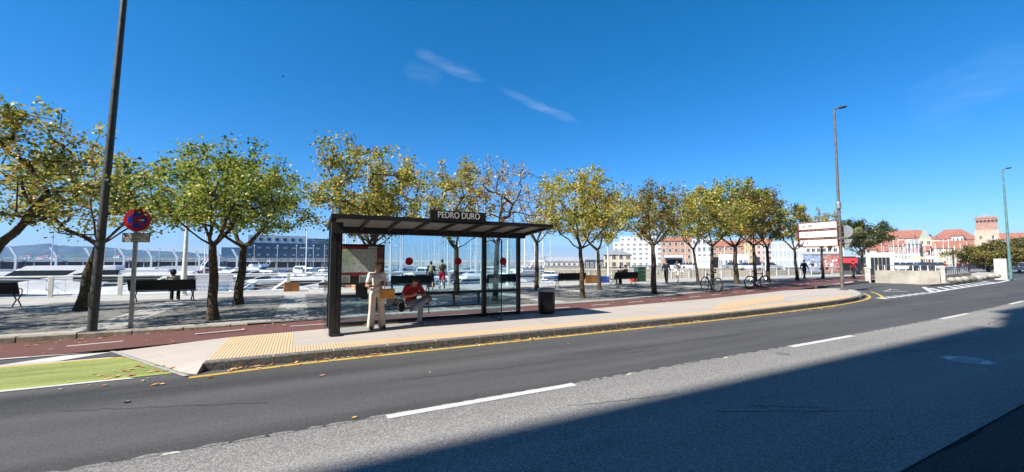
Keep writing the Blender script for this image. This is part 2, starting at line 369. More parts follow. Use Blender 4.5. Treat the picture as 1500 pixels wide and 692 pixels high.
# rough broken edge between the two surfacings, and the dark crack by the gutter
def wob(x, s): return noise.noise(Vector((x*s, 3.1, 0)))
e = MB(); rs = random.Random(4)
x = -12.0
while x < 60:
    L = rs.uniform(0.15, 0.4); y0 = 4.95+mound(x)
    e.add([(x, y0-0.02, 0.0), (x+L, y0-0.02, 0.0), (x+L*0.8, y0+0.02+rs.random()*0.025, 0.0), (x+L*0.3, y0+0.02+rs.random()*0.03, 0.0)], [(0, 1, 2, 3)])
    x += L*rs.uniform(0.7, 1.3)
o = e.build('road_seam', light_road, loc=(0, 0, 0.008)); tag(o, kind='structure')
crack = mat('crack_tar', (0.008, 0.008, 0.008), 0.9)
pts = []
x = -2.0
while x < 40: pts.append((x, 1.62+mound(x)+wob(x, 0.9)*0.06+wob(x, 4)*0.02)); x += 0.12
strip('tar_joint', pts, -0.010, 0.010, 0.003, crack)
for k, (p0, p1) in enumerate([((4.45, 3.25), (6.2, 2.35)), ((4.95, 3.2), (5.7, 2.75))]):
    pp = [(p0[0]+(p1[0]-p0[0])*i/14+wob(i*0.7+k, 0.9)*0.04, p0[1]+(p1[1]-p0[1])*i/14+wob(i, 1.3)*0.05) for i in range(15)]
    strip('road_crack', pp, -0.005, 0.005, 0.0085, crack)
# painted marks
dp = []
for x0 in (-16.0, -7.5, 0.93, 9.18, 17.73, 26.3, 34.8, 43.2, 51.6):
    x1 = x0+2.66
    y0, y1 = 4.83+mound(x0), 4.83+mound(x1); dp.append([(x0, y0), (x1, y1), (x1, y1+0.13), (x0, y0+0.13)])
sheet('lane_dash', dp, 0.010, white_paint)
# broken old paint patches running on from the dashes
dp = []
for x0 in (4.6, 7.0, 14, -1.1):
    y0 = 4.9+mound(x0); L = rs.uniform(0.05, 0.16); dp.append([(x0, y0), (x0+L, y0), (x0+L*0.8, y0+0.045), (x0+0.02, y0+0.035)])
sheet('worn_dash', dp, 0.010, white_paint)
# island outline
KF = 8.28
front = [(-1.37, KF)]+[(x, KF+0.0) for x in (0, 2, 4, 6, 8, 10)]+[(12.5, 8.33), (15, 8.45), (17.5, 8.6), (20, 8.79), (22, 9.07), (23.6, 9.38), (25.2, 9.85), (26.6, 10.45), (27.8, 11.1), (28.8, 11.7), (29.4, 12.2), (29.5, 12.7), (28.9, 13.05)]
back = [(24.5, 13.25), (20.7, 12.6), (16.25, 11.95), (11.25, 11.55), (8.2, 11.25), (0.6, 11.02), (-1.34, 10.78), (-2.5, 10.62), (-2.95, 10.4)]
ZP = 0.14
core = front+back
sheet('platform', [core[:-2]+[(-1.36, 10.0)] if False else [p for p in front]+back[:-2]], ZP, concrete)
# ramp down to the cycle lane at the left end
rp = MB()
A0, A1 = Vector((-1.37, KF)), Vector((-1.34, 10.78)); B0, B1 = Vector((-1.42, 7.72)), Vector((-3.35, 11.0))
N = 8
for i in range(N):
    for (s, e_) in ((i/N, (i+1)/N),):
        a = A0.lerp(A1, s); b = A0.lerp(A1, e_); c = Vector((-1.62, KF+0.02)).lerp(Vector((-3.2, 10.86)), e_); d = Vector((-1.62, KF+0.02)).lerp(Vector((-3.2, 10.86)), s)
        rp.add([(a.x, a.y, ZP), (b.x, b.y, ZP), (c.x, c.y, 0.012), (d.x, d.y, 0.012)], [(0, 3, 2, 1)])
rp.add([(-1.37, KF, ZP), (-1.37, KF, 0.0), (-1.42, KF-0.16, 0.004), (-1.62, KF+.02, 0.006)], [(0, 1, 2), (0, 2, 3)])
rp.add([(-1.34, 10.78, ZP), (-0.1, 10.9, ZP), (-1.34, 10.95, 0.11), (-3.2, 10.86, 0.012)], [(0, 1, 2), (0, 2, 3)])
o = rp.build('platform_ramp', concrete); tag(o, kind='structure')
edge_stone = mat('edge_strip_stone', (0.36, 0.35, 0.33), 0.85, var=0.25, scale=9)
strip('ramp_edge', [(-1.5, 8.05), (-2.2, 9.18), (-3.22, 10.88), (-4.15, 12.7)], 0.0, 0.07, 0.017, edge_stone)
# kerb stones in front of the platform
k = MB(); total = 0; acc = []
def kerb_run(mb, pts, w, z0, z1, stone=1.0, gap=0.026):
    P_ = [Vector((p[0], p[1], 0)) for p in pts]; segs = [(P_[i+1]-P_[i]).length for i in range(len(P_)-1)]; L = sum(segs)
    def at(s):
        for i, q in enumerate(segs):
            if s <= q or i == len(segs)-1: return P_[i].lerp(P_[i+1], s/q), (P_[i+1]-P_[i]).normalized()
            s -= q
    s = 0
    while s < L-0.05:
        e_ = min(L, s+stone); a, da = at(s+gap/2); b, db = at(e_-gap/2)
        na = Vector((-da.y, da.x, 0)); nb = Vector((-db.y, db.x, 0)); j = rs.uniform(-0.004, 0.004)
        ch = 0.02
        ring = lambda p, n_: [p+Vector((0, 0, z0)), p+Vector((0, 0, z1-ch+j)), p+n_*ch+Vector((0, 0, z1+j)), p+n_*w+Vector((0, 0, z1+j)), p+n_*w+Vector((0, 0, z0))]
        v = ring(a, na)+ring(b, nb)
        mb.add(v, [(0, 1, 2, 3, 4), (9, 8, 7, 6, 5)]+[(i, i+5, (i+1) % 5+5, (i+1) % 5) for i in range(5)])
        s = e_
fk = [(x, y-0.005) for x, y in front]
kerb_run(k, fk, 0.15, -0.02, ZP+0.008, 0.98)
o = k.build('kerb', kerb_mat); tag(o, kind='structure')
k = MB(); jm = mat('kerb_mortar', (0.55, 0.52, 0.47), 0.9)
strip('kerb_joint', [(x, y) for x, y in front], 0.012, 0.14, ZP+0.001, jm)
k.prism([(p[0], p[1]+0.003) for p in front[:-4]]+[(p[0], p[1]+0.05) for p in reversed(front[:-4])], -0.02, ZP-0.012)
o = k.build('kerb_backing', jm); tag(o, kind='structure')
strip('yellow_line', [(-1.5, 8.12)]+[(x, y) for x, y in front[1:-2]], -0.24, -0.12, 0.006, yellow_paint)
strip('yellow_line', [(24.8, 9.5), (26.6, 10.25), (28.2, 11.0), (29.6, 11.8)], -0.55, -0.42, 0.008, yellow_paint)
# tactile paving, ribs running across the platform
tm = bpy.data.materials.new('tactile_ribbed_paving'); tm.use_nodes = True; t, b_ = nodes_of(tm); b_.inputs['Roughness'].default_value = 0.8
gg = t.nodes.new('ShaderNodeTexCoord'); wv = t.nodes.new('ShaderNodeTexWave'); wv.wave_type = 'BANDS'; wv.bands_direction = 'X'; wv.inputs['Scale'].default_value = 6.2; wv.inputs['Distortion'].default_value = 0
t.links.new(gg.outputs['Object'], wv.inputs['Vector'])
cr = t.nodes.new('ShaderNodeValToRGB'); cr.color_ramp.elements[0].color = (0.50, 0.31, 0.14, 1); cr.color_ramp.elements[1].color = (0.58, 0.46, 0.31, 1)
cr.color_ramp.elements[0].position = 0.35; cr.color_ramp.elements[1].position = 0.6
ns = t.nodes.new('ShaderNodeTexNoise'); ns.inputs['Scale'].default_value = 1.5; ns.inputs['Detail'].default_value = 8; t.links.new(gg.outputs['Object'], ns.inputs['Vector'])
ad = t.nodes.new('ShaderNodeMath'); ad.operation = 'MULTIPLY_ADD'; ad.inputs[1].default_value = 0.8; ad.inputs[2].default_value = -0.38; t.links.new(ns.outputs[0], ad.inputs[0])
ad2 = t.nodes.new('ShaderNodeMath'); ad2.operation = 'ADD'; t.links.new(wv.outputs['Fac'], ad2.inputs[0]); t.links.new(ad.outputs[0], ad2.inputs[1])
t.links.new(ad2.outputs[0], cr.inputs[0]); t.links.new(cr.outputs[0], b_.inputs['Base Color'])
bp = t.nodes.new('ShaderNodeBump'); bp.inputs['Strength'].default_value = 0.7; bp.inputs['Distance'].default_value = 0.008; bp.invert = True
t.links.new(wv.outputs['Fac'], bp.inputs['Height']); t.links.new(bp.outputs[0], b_.inputs['Normal'])
sheet('tactile_paving', [[(-1.34, 8.46), (-0.1, 8.46), (-0.1, 10.84), (-1.34, 10.72)]], ZP+0.004, tm)
fl = [(x, y) for x, y in front[1:] if x < 24]; strip('tactile_strip', [(-0.1, KF)]+fl[0:], 0.18, 0.72, ZP+0.004, tm)
sheet('tactile_paving', [[(12.4, 9.15), (13.9, 9.2), (18.5, 10.1), (20.6, 11.2), (19.3, 11.3), (14.8, 10.4)]], ZP+0.004, tm)
# flagstone joints in the platform: thin darker saw cuts
jl = mat('saw_cut', (0.22, 0.21, 0.19), 0.9)
for xx in (2.0, 6.0, 10.0, 14.0, 18.0): strip('platform_joint', [(xx, 9.0+max(0, (xx-10)*0.04)), (xx, 11.05+max(0, (xx-8)*0.07))], -0.006, 0.006, ZP+0.003, jl)

# red cycle lane, road level on the left and flush with the plaza further on
topL = [(-60, 13.0), (-8, 13.0), (-5.3, 13.0), (-4.2, 12.95), (-3, 12.86), (0.7, 12.86), (6, 12.95), (11.5, 13.15), (15.5, 13.7), (19.7, 14.5), (25.5, 16.0), (31.4, 17.8), (36.6, 19.2), (43, 20.6), (60, 22.5)]
botL = [(-60, 11.0), (-8, 11.0), (-5.3, 11.0), (-4.2, 11.0), (-3.2, 10.88), (0.6, 11.02), (8.2, 11.25), (11.25, 11.55), (16.25, 11.95), (20.7, 12.6), (24.5, 13.25), (28.9, 14.0), (33, 14.95), (40, 16.6), (60, 18.6)]
def zl(x): return 0.01+0.122*min(1, max(0, (x+4.4)/3.0))
polys = [[(botL[i][0], botL[i][1], zl(botL[i][0])), (botL[i+1][0], botL[i+1][1], zl(botL[i+1][0])), (topL[i+1][0], topL[i+1][1], zl(topL[i+1][0])), (topL[i][0], topL[i][1], zl(topL[i][0]))] for i in range(len(topL)-1)]
sheet('cycle_lane', polys, 0, red_lane)
def lane_pt(x, f):
    import bisect
    def ev(L):
        for i in range(len(L)-1):
            if L[i][0] <= x <= L[i+1][0]:
                s = (x-L[i][0])/(L[i+1][0]-L[i][0]); return L[i][1]+s*(L[i+1][1]-L[i][1])
    a, b = ev(botL), ev(topL); return a+(b-a)*f
dm = []
for x0, L in [(-8.5, 1), (-6.6, 1), (-4.35, 0.95), (-2.15, 0.98), (-0.2, 0.9), (1.8, 0.95), (3.8, 0.95), (5.8, 0.95), (7.8, 0.95), (9.8, 0.95), (11.8, 0.95)]+[(14+2*i, 0.95) for i in range(16)]:
    f = 0.5; a, b = lane_pt(x0, f), lane_pt(x0+L, f); z0, z1 = zl(x0)+0.004, zl(x0+L)+0.004
    dm.append([(x0, a-0.04, z0), (x0+L, b-0.04, z1), (x0+L, b+0.04, z1), (x0, a+0.04, z0)])
sheet('cycle_lane_dash', dm, 0, white_paint)
sheet('cycle_lane_edge', [[(-14, 10.93), (-3.3, 10.93), (-3.25, 11.03), (-14, 11.03)]], 0.016, white_paint)
# patch of dark asphalt with white arrow head, then the green advanced stop area
sheet('cycle_arrow', [[(-4.7, 10.30), (-3.84, 10.30), (-3.25, 10.86), (-3.95, 10.86)]], 0.008, white_paint)
sheet('green_box', [[(-16, 8.36), (-2.35, 8.36), (-1.62, 8.36), (-1.72, 8.62), (-2.75, 10.12), (-16, 10.12)]], 0.008, green_paint)
sheet('green_box_line', [[(-16, 8.26), (-2.2, 8.28), (-2.3, 8.36), (-16, 8.36)], [(-16, 10.22), (-3.1, 10.22), (-3.05, 10.28), (-16, 10.28)]], 0.008, white_paint)
sheet('green_box_border', [[(-16, 10.12), (-2.9, 10.12), (-2.85, 10.22), (-16, 10.22)]], 0.008, yellow_paint)

# plaza
plaza = [(-60, 13.02)]+[(x, y+0.02) for x, y in topL[1:]]+[(75, 24), (75, 26.9), (-60, 26.9)]
quay_y = 22.9
plz = [(x, y) for x, y in plaza[:14] if y < quay_y]
sheet('plaza', [plz+[(60, quay_y), (-60, quay_y)]], ZP, plaza_pave)
sheet('quay', [[(-60, quay_y), (75, quay_y), (75, 26.88), (-60, 26.88)]], ZP, quay_pave)
tree_pit = mat('tree_pit_soil', (0.20, 0.10, 0.065), 0.95, var=0.4, scale=10)
lightband = paving('light_paving_band', (0.42, 0.40, 0.37), (0.48, 0.46, 0.43), (0.25, 0.24, 0.22), 0.4, 0.2, 0.01)
for xx in (-9.1, -4.4, -0.2, 4.9, 9.3, 13.7, 18.2, 23): sheet('paving_band', [[(xx-0.45, 13.6 if xx < 12 else 15+max(0, (xx-16)*0.25)), (xx+0.45, 13.6 if xx < 12 else 15+max(0, (xx-16)*0.25)), (xx+0.45, quay_y), (xx-0.45, quay_y)]], ZP+0.004, lightband)
strip('paving_border', [(-60, 13.22)]+[(x, y+0.22) for x, y in topL[3:12]], 0, 0.35, ZP+0.004, lightband)
k = MB(); kerb_run(k, [(-30, 12.99), (-5.3, 12.99), (-4.2, 12.94), (-3, 12.85), (-1.2, 12.85)], 0.2, -0.02, ZP+0.006, 0.98); o = k.build('plaza_kerb', mat('plaza_kerb_stone', (0.30, 0.26, 0.21), 0.9, var=0.3, scale=8)); tag(o, kind='structure')
k = MB(); k.bb(-60, 62, 26.88, 27.2, -4, ZP+0.01); o = k.build('quay_edge', offwhite); tag(o, kind='structure')
# pavement in front of the side road, right of the cycle lane
sheet('corner_pavement', [[(33.0, 14.97), (34.5, 14.9), (38, 15.7), (42.2, 16.2), (42.2, 17.1), (60, 18.58), (40, 16.62)]], ZP, concrete)
k = MB(); kerb_run(k, [(29.6, 14.1), (33.0, 14.85), (34.5, 14.88), (38, 15.6), (42.2, 16.15)], 0.2, -0.02, ZP+0.006, 1); o = k.build('corner_kerb', kerb_mat); tag(o, kind='structure')
# give way triangle, broken line, hatched nose
sheet('give_way_triangle', [[(30.7, 11.15), (31.75, 10.35), (31.9, 10.5), (31.0, 11.2)], [(30.7, 11.15), (31.0, 11.2), (33.9, 11.75), (33.9, 11.9)], [(31.75, 10.35), (31.9, 10.5), (33.9, 11.75), (33.9, 11.9)]], 0.012, white_paint)
polys = []
for i in range(7):
    x0 = 24.6+i*1.05; y0 = 8.85+i*0.06; polys.append([(x0, y0), (x0+0.62, y0+0.03), (x0+0.85, y0+0.5), (x0+0.23, y0+0.47)])
sheet('give_way_line', polys, 0.012, white_paint)
pts = [(31.9, 9.3), (36, 9.75), (42, 10.3), (52, 11.1), (64, 12.6)]; strip('hatch_edge', pts, 0, 0.22, 0.012, white_paint)
sheet('hatch_edge', [[(32.0, 9.5), (38.2, 11.75), (38.6, 11.65), (32.9, 9.5)]], 0.014, white_paint)
polys = []
for i in range(9):
    x0 = 34+i*2.1; y0 = 9.65+i*0.19; polys.append([(x0, y0), (x0+0.8, y0+0.05), (x0+3.6, y0+1.4), (x0+2.9, y0+1.4)])
sheet('hatch_bar', polys, 0.010, white_paint)
fp = [(38.8, 12.3), (39.5, 11.7), (44, 11.75), (52, 12.6), (62, 13.9), (78, 16.4), (100, 20)]
sheet('footpath', [[(p[0], p[1]) for p in fp]+[(100, 23), (44.2, 13.6), (43, 12.6)]], ZP, concrete)
k = MB(); kerb_run(k, fp, 0.2, -0.02, ZP+0.006, 1); o = k.build('footpath_kerb', kerb_mat); tag(o, kind='structure')
sheet('near_footpath', [[(-80, -1.6), (120, -1.6), (120, -0.5), (-80, -0.5)]], ZP, near_pave)
k = MB(); kerb_run(k, [(-40, -0.5), (60, -0.5)], 0.15, -0.05, ZP+0.006, 1); o = k.build('near_kerb', kerb_mat); tag(o, kind='structure')
# manhole in the near lane
mh = thing('manhole_cover', 'round blue grey iron manhole cover set flush in the shaded near lane', 'manhole cover', (10.8, 2.76, 0.004))
m_ = MB(); m_.lathe([(0.31, 0), (0.31, 0.004), (0.35, 0.004), (0.35, 0)], n=32); m_.build('ring', mat('iron_ring', (0.20, 0.20, 0.21), 0.5, 0.4, var=0.3, scale=20), mh)
m_ = MB(); m_.lathe([(0.30, 0.0), (0.30, 0.005), (0.26, 0.005), (0.25, 0.003), (1e-5, 0.003)], n=32)
for i in range(-3, 4): m_.box((i*0.062, 0, 0.005), (0.03, 0.34, 0.004))
m_.build('lid', mat('iron_lid', (0.17, 0.18, 0.20), 0.4, 0.5, var=0.3, scale=15), mh)
m_ = MB(); m_.lathe([(0.12, 0), (0.12, 0.006), (1e-5, 0.006)], (8.35, 4.62, 0.006), n=20); o = m_.build('valve_cover', kerb_mat); tag(o, 'small dark valve cover near the lane seam right of the long dash', 'valve cover')

# repairs and a gully in the far lane
sheet('road_patch', [[(-3.9, 5.5), (-2.6, 5.5), (-2.6, 6.0), (-3.9, 6.0)]], 0.003, aggregate('patch_asphalt', (0.022, 0.022, 0.023), (0.10, 0.10, 0.10), 0.15, 200, speck=0.5))
for k, (p0, p1) in enumerate([((1.5, 6.3), (6.5, 6.0)), ((16, 3.9), (21, 4.3)), ((3.0, 4.2), (4.6, 3.9)), ((-2.5, 6.9), (-0.3, 6.1)), ((8.5, 7.2), (12.2, 6.9))]):
    pp = [(p0[0]+(p1[0]-p0[0])*i/20+wob(i*0.7+k, 0.9)*0.05, p0[1]+(p1[1]-p0[1])*i/20+wob(i+k*7, 0.9)*0.10) for i in range(21)]
    strip('road_crack', pp, -0.004, 0.004, 0.0085, crack)
dg_ = thing('drain_grating', 'dark iron drain grating against the kerb below the litter bin', 'drain', (8.9, 7.93, 0.0))
m_ = MB(); m_.bb(-.26, .26, -.17, -.14, 0, .008); m_.bb(-.26, .26, .14, .17, 0, .008); m_.bb(-.26, -.23, -.139, .139, 0, .008); m_.bb(.23, .26, -.139, .139, 0, .008); m_.build('rim', MATS['iron_ring'], dg_)
m_ = MB(); [m_.bb(-.22+i*.05, -.20+i*.05, -.138, .138, .001, .007) for i in range(9)]; m_.bb(-.229, .229, -.02, .02, .001, .006); m_.build('bars', MATS['iron_ring'], dg_)
# fallen leaves: nobody could count them
lv = MB(); rl = random.Random(9)
def leaf(x, y, z, s):
    a = rl.uniform(0, 6.3); c, s_ = math.cos(a), math.sin(a)
    pts = [(-0.5, 0), (-0.1, 0.35), (0.5, 0.05), (0.0, -0.35)]; ti = rl.uniform(-0.25, 0.25); 
    lv.cur = rl.choice((0, 0, 1, 2)); s *= .8
    lv.add([(x+s*(px*c-py*s_), y+s*(px*s_+py*c), z+s*(0.12+ti*px+rl.uniform(0, 0.2)*abs(py))) for px, py in pts], [(0, 1, 2, 3)])
for _ in range(420):
    t_ = rl.random()**1.3; x = -1+t_*20; leaf(x, KF-rl.random()**2*0.25-0.02+mound(x)*0.5, 0.004, rl.uniform(0.05, 0.12))
for _ in range(42): leaf(rl.gauss(-2.2, 0.45), rl.gauss(8.7, 0.4), 0.012, rl.uniform(0.07, 0.14))
for _ in range(90): x = rl.uniform(-8, 14); leaf(x, rl.uniform(11.0, 12.9), zl(x)+0.005, rl.uniform(0.06, 0.13))
for _ in range(110): x = rl.uniform(-12, -2); leaf(x, 12.95-rl.random()**2*0.7, 0.012 if x < -5 else zl(x), rl.uniform(0.06, 0.14))
for _ in range(260): leaf(rl.uniform(-12, 30), rl.uniform(14, 22), ZP+0.004, rl.uniform(0.06, 0.12))
for _ in range(40): leaf(rl.uniform(0, 20), rl.uniform(8.5, 11), ZP+0.004, rl.uniform(0.03, 0.07))
for x, y, s in [(-1.93, 6.95, 0.15), (-1.83, 7.7, 0.14), (-1.75, 7.7, 0.12), (-1.2, 7.8, 0.13), (0.35, 7.1, 0.12), (0.6, 5.05, 0.09), (1.9, 6.5, 0.07), (5.2, 7.3, 0.08)]: leaf(x, y, 0.004, s)
o = lv.build('fallen_leaves', [mat('leaf_brown', (0.40, 0.17, 0.06), 0.8), mat('leaf_ochre', (0.62, 0.36, 0.12), 0.8), mat('leaf_dry', (0.62, 0.45, 0.30), 0.8)]); tag(o, 'dry brown and ochre leaves scattered along the kerb and cycle lane', 'fallen leaves', kind='stuff')
# ------------------------------------------------------------------ bus shelter
SH = (0.6, 10.5, ZP)
sh = thing('bus_shelter', 'dark grey glass bus shelter with a lean-to roof on the tiled platform', 'bus shelter', SH)
def L(x, y, z): return (x-SH[0], y-SH[1], z-SH[2])
def lb(mb, x0, x1, y0, y1, z0, z1): return mb.bb(x0-SH[0], x1-SH[0], y0-SH[1], y1-SH[1], z0-SH[2], z1-SH[2])
m_ = MB(); lb(m_, .60, .82, 9.84, 10.16, ZP, 2.42); lb(m_, .585, .60, 9.86, 10.14, .3, 2.4)
lb(m_, .59, .83, 9.80, 10.2, 2.42, 2.68); lb(m_, .63, .84, 9.76, 10.2, ZP, .20); lb(m_, .69, .70, 9.833, 9.84, .3, 2.45); lb(m_, .77, .78, 9.833, 9.84, .3, 2.45)
m_.build('end_column', steel_dark, sh)
YR = 11.33
for x0, x1 in ((4.90, 5.02), (6.10, 6.20)):
    m_ = MB(); lb(m_, x0, x1, YR-.06, YR+.06, ZP, 2.56); m_.box(L((x0+x1)/2, YR, ZP+.01), (.24, .24, .02)); m_.build('rear_post', steel_dark, sh)
m_ = MB(); lb(m_, .62, .74, YR-.05, YR+.05, ZP, 2.56); m_.build('rear_post', steel_dark, sh)
# roof: sloping down towards the marina
XR0, XR1 = 0.58, 6.42; YF, YB = 9.74, 11.45; ZF, ZB = 2.745, 2.60
def rz_(y): return ZF+(ZB-ZF)*(y-YF)/(YB-YF)
def slab(mb, x0, x1, y0, y1, h, up=0.0):
    mb.add([L(x0, y0, rz_(y0)+up), L(x1, y0, rz_(y0)+up), L(x1, y1, rz_(y1)+up), L(x0, y1, rz_(y1)+up), L(x0, y0, rz_(y0)+up+h), L(x1, y0, rz_(y0)+up+h), L(x1, y1, rz_(y1)+up+h), L(x0, y1, rz_(y1)+up+h)],
           [(0, 3, 2, 1), (4, 5, 6, 7), (0, 1, 5, 4), (1, 2, 6, 5), (2, 3, 7, 6), (3, 0, 4, 7)])
m_ = MB(); slab(m_, XR0, XR1, YF, YB, .03, .085)
rpm = mat('roof_panel', (0.36, 0.34, 0.32), 0.5, var=0.12, scale=3); nodes_of(rpm)[1].inputs['Transmission Weight'].default_value = 0.35; rf = m_.build('roof', rpm, sh)
for x in [XR0+.05+i*(XR1-XR0-.15)/8 for i in range(9)]:
    m_ = MB(); slab(m_, x, x+.055, YF+.06, YB-.08, .083, 0); m_.build('rib', steel_dark, rf)
m_ = MB(); slab(m_, XR0-.01, XR1+.01, YF-.02, YF+.05, .098, .015); m_.build('front_fascia', steel_dark, rf)
m_ = MB(); slab(m_, XR0-.01, XR0+.04, YF+.051, YB-.01, .12, 0); m_.build('side_fascia', steel_dark, rf)
m_ = MB(); slab(m_, XR1-.04, XR1+.01, YF+.051, YB-.01, .12, 0); m_.build('side_fascia', steel_dark, rf)
m_ = MB(); slab(m_, XR0+.045, XR1-.045, YB-.20, YB-.085, .16, -.08); m_.build('rear_beam', steel_dark, rf)
# name board on the roof edge
def text(name, body, size, m, parent, loc, rot=(PI/2, 0, 0), depth=0.004, sx=1.0):
    cu = bpy.data.curves.new(name, 'FONT'); cu.body = body; cu.size = size; cu.align_x = 'CENTER'; cu.align_y = 'CENTER'; cu.extrude = depth; cu.offset = size*0.012
    tmp = bpy.data.objects.new('tmp', cu); COL.objects.link(tmp); dg = bpy.context.evaluated_depsgraph_get()
    me = bpy.data.meshes.new_from_object(tmp.evaluated_get(dg)); bpy.data.objects.remove(tmp); bpy.data.curves.remove(cu)
    me.name = name; me.materials.clear(); me.materials.append(m)
    o = bpy.data.objects.new(name, me); COL.objects.link(o); o.parent = parent; o.location = loc; o.rotation_euler = rot; o.scale = (sx, 1, 1); return o
m_ = MB(); lb(m_, 2.80, 4.30, 9.70, 9.76, 2.82, 3.075); nb = m_.build('name_board', steel_dark, sh)
letter_w = mat('letter_grey_white', (0.62, 0.62, 0.62), 0.5)
text('stop_name', 'PEDRO DURO', 0.225, letter_w, nb, L(3.56, 9.697, 2.955), sx=0.80)
# back wall
m_ = MB(); lb(m_, .74, 4.88, YR-.035, YR+.035, .86, .93); lb(m_, 5.03, 6.09, YR-.035, YR+.035, .86, .93); m_.build('middle_rail', steel_dark, sh)
m_ = MB(); lb(m_, .74, 4.88, YR-.03, YR+.03, ZP+.02, ZP+.09); lb(m_, 5.03, 6.09, YR-.03, YR+.03, ZP+.02, ZP+.09); m_.build('bottom_rail', steel_dark, sh)
for x0, x1, z0, z1 in ((2.02, 3.42, .93, 2.57), (3.43, 4.88, .93, 2.57), (5.03, 6.09, .93, 2.57), (.74, 2.3, .24, .86), (2.32, 3.42, .24, .86), (3.44, 4.88, .24, .86), (5.03, 6.09, .24, .86)):
    m_ = MB(); lb(m_, x0, x1, YR-.005, YR+.005, z0, z1); pn = m_.build('glass_pane', clear_glass, sh)
    if z0 > .9: pane_ = pn
def disc(x, y, parent, flip=False):
    m_ = MB(); M = Matrix.Rotation(PI/2, 3, 'X'); m_.lathe([(0.11, 0), (0.11, 0.004), (1e-5, 0.004)], L(x, y, 1.80), 24, M)
    if flip: m_.prism([(-0.02, -0.09), (0.09, -0.09), (0.09, -0.15)], 0, 0.004, Matrix.Translation(Vector(L(x, y, 1.8))) @ Matrix.Rotation(PI/2, 4, 'X'))
    m_.build('red_disc', red_sign, parent)
disc(2.68, YR-.012, sh); disc(4.12, YR-.012, sh); disc(5.10, 10.29, sh, True)
# end wall of glass at the column side
m_ = MB(); lb(m_, .535, .545, 10.2, 11.38, .25, 2.35); m_.build('glass_pane', side_glass, sh)
# glass wind screen in front of the second post
m_ = MB(); m_.tube([L(4.98, YR-.06, 2.40), L(5.03, 10.26, 2.42), L(5.03, 10.26, ZP+.03), L(4.98, YR-.06, ZP+.03)], .018, 8); lb(m_, 4.97, 5.09, 10.2, 10.32, ZP, ZP+.02); m_.build('screen_frame', steel_dark, sh)
m_ = MB(); lb(m_, 5.0, 5.01, 10.28, YR-.07, .2, 2.36); m_.build('glass_pane', side_glass, sh)
# map case and timetable
m_ = MB(); lb(m_, .80, 2.00, YR-.10, YR-.04, 1.19, 2.25); mp_ = m_.build('map_case', steel_dark, sh)
m_ = MB(); lb(m_, 1.30, 1.50, YR-.03, YR+.03, .93, 1.19); m_.build('case_stem', steel_dark, mp_)
mm = bpy.data.materials.new('city_map_print'); mm.use_nodes = True; t, b_ = nodes_of(mm); b_.inputs['Roughness'].default_value = 0.35
gg = t.nodes.new('ShaderNodeTexCoord'); vo = t.nodes.new('ShaderNodeTexVoronoi'); vo.feature = 'DISTANCE_TO_EDGE'; vo.inputs['Scale'].default_value = 9; ns = t.nodes.new('ShaderNodeTexNoise'); ns.inputs['Scale'].default_value = 4
wq = t.nodes.new('ShaderNodeVectorMath'); wq.operation = 'ADD'; t.links.new(gg.outputs['Object'], wq.inputs[0]); t.links.new(ns.outputs['Color'], wq.inputs[1]); t.links.new(gg.outputs['Object'], ns.inputs['Vector']); t.links.new(wq.outputs[0], vo.inputs['Vector'])
cr = t.nodes.new('ShaderNodeValToRGB'); e0, e1 = cr.color_ramp.elements; e0.position = 0.0; e0.color = (0.16, 0.17, 0.19, 1); e1.position = 0.08; e1.color = (0.58, 0.59, 0.56, 1)
n2 = t.nodes.new('ShaderNodeTexNoise'); n2.inputs['Scale'].default_value = 2.2; t.links.new(gg.outputs['Object'], n2.inputs['Vector'])
cr2 = t.nodes.new('ShaderNodeValToRGB'); cr2.color_ramp.elements[0].position = 0.45; cr2.color_ramp.elements[1].position = 0.56; cr2.color_ramp.elements[0].color = (1, 1, 1, 1); cr2.color_ramp.elements[1].color = (0.72, 0.85, 0.62, 1)
ml = t.nodes.new('ShaderNodeMix'); ml.data_type = 'RGBA'; ml.blend_type = 'MULTIPLY'; ml.inputs['Factor'].default_value = 1
t.links.new(vo.outputs['Distance'], cr.inputs[0]); t.links.new(n2.outputs[0], cr2.inputs[0]); t.links.new(cr.outputs[0], ml.inputs[6]); t.links.new(cr2.outputs[0], ml.inputs[7]); t.links.new(ml.outputs[2], b_.inputs['Base Color'])
yb = YR-.101
m_ = MB(); lb(m_, .84, 1.80, yb-.004, yb, 1.51, 2.12); m_.build('city_map', mm, mp_)
for q_ in ((.84, 1.55, 2.135, 2.19), (.84, 1.80, 1.46, 1.50), (1.16, 1.34, 1.41, 1.459)):
    m_ = MB(); lb(m_, q_[0], q_[1], yb-.005, yb, q_[2], q_[3]); m_.build('map_heading', mat('map_red', (0.30, 0.03, 0.035), 0.4), mp_)
pg_ = mat('print_grey', (0.50, 0.51, 0.50), 0.4); m_ = MB(); lb(m_, 1.57, 1.80, yb-.004, yb, 2.135, 2.19); m_.build('map_legend', pg_, mp_)
for q_ in ((.84, 1.14), (1.36, 1.80)):
    m_ = MB(); lb(m_, q_[0], q_[1], yb-.004, yb, 1.24, 1.44); m_.build('timetable_sheet', pg_, mp_)
rt = random.Random(2)
for a_, b_2 in ((.86, 1.12), (1.38, 1.78)):
    m_ = MB(); x = a_; lb(m_, a_, b_2, yb-.006, yb-.0041, 1.245, 1.249)
    while x < b_2-.012: lb(m_, x, x+.012, yb-.006, yb-.0041, 1.2495, 1.25+rt.uniform(.12, .18)); x += .0285
    m_.build('timetable_columns', mat('print_ink', (0.10, 0.11, 0.12), 0.4), mp_)
m_ = MB()
for k_, (z0, z1) in enumerate([(1.98, 2.19), (1.90, 1.97), (1.78, 1.88), (1.70, 1.76), (1.3, 1.68)]): m_.cur = (2, 1, 0, 1, 2)[k_]; lb(m_, 1.815, 1.965, yb-.004, yb, z0, z1)
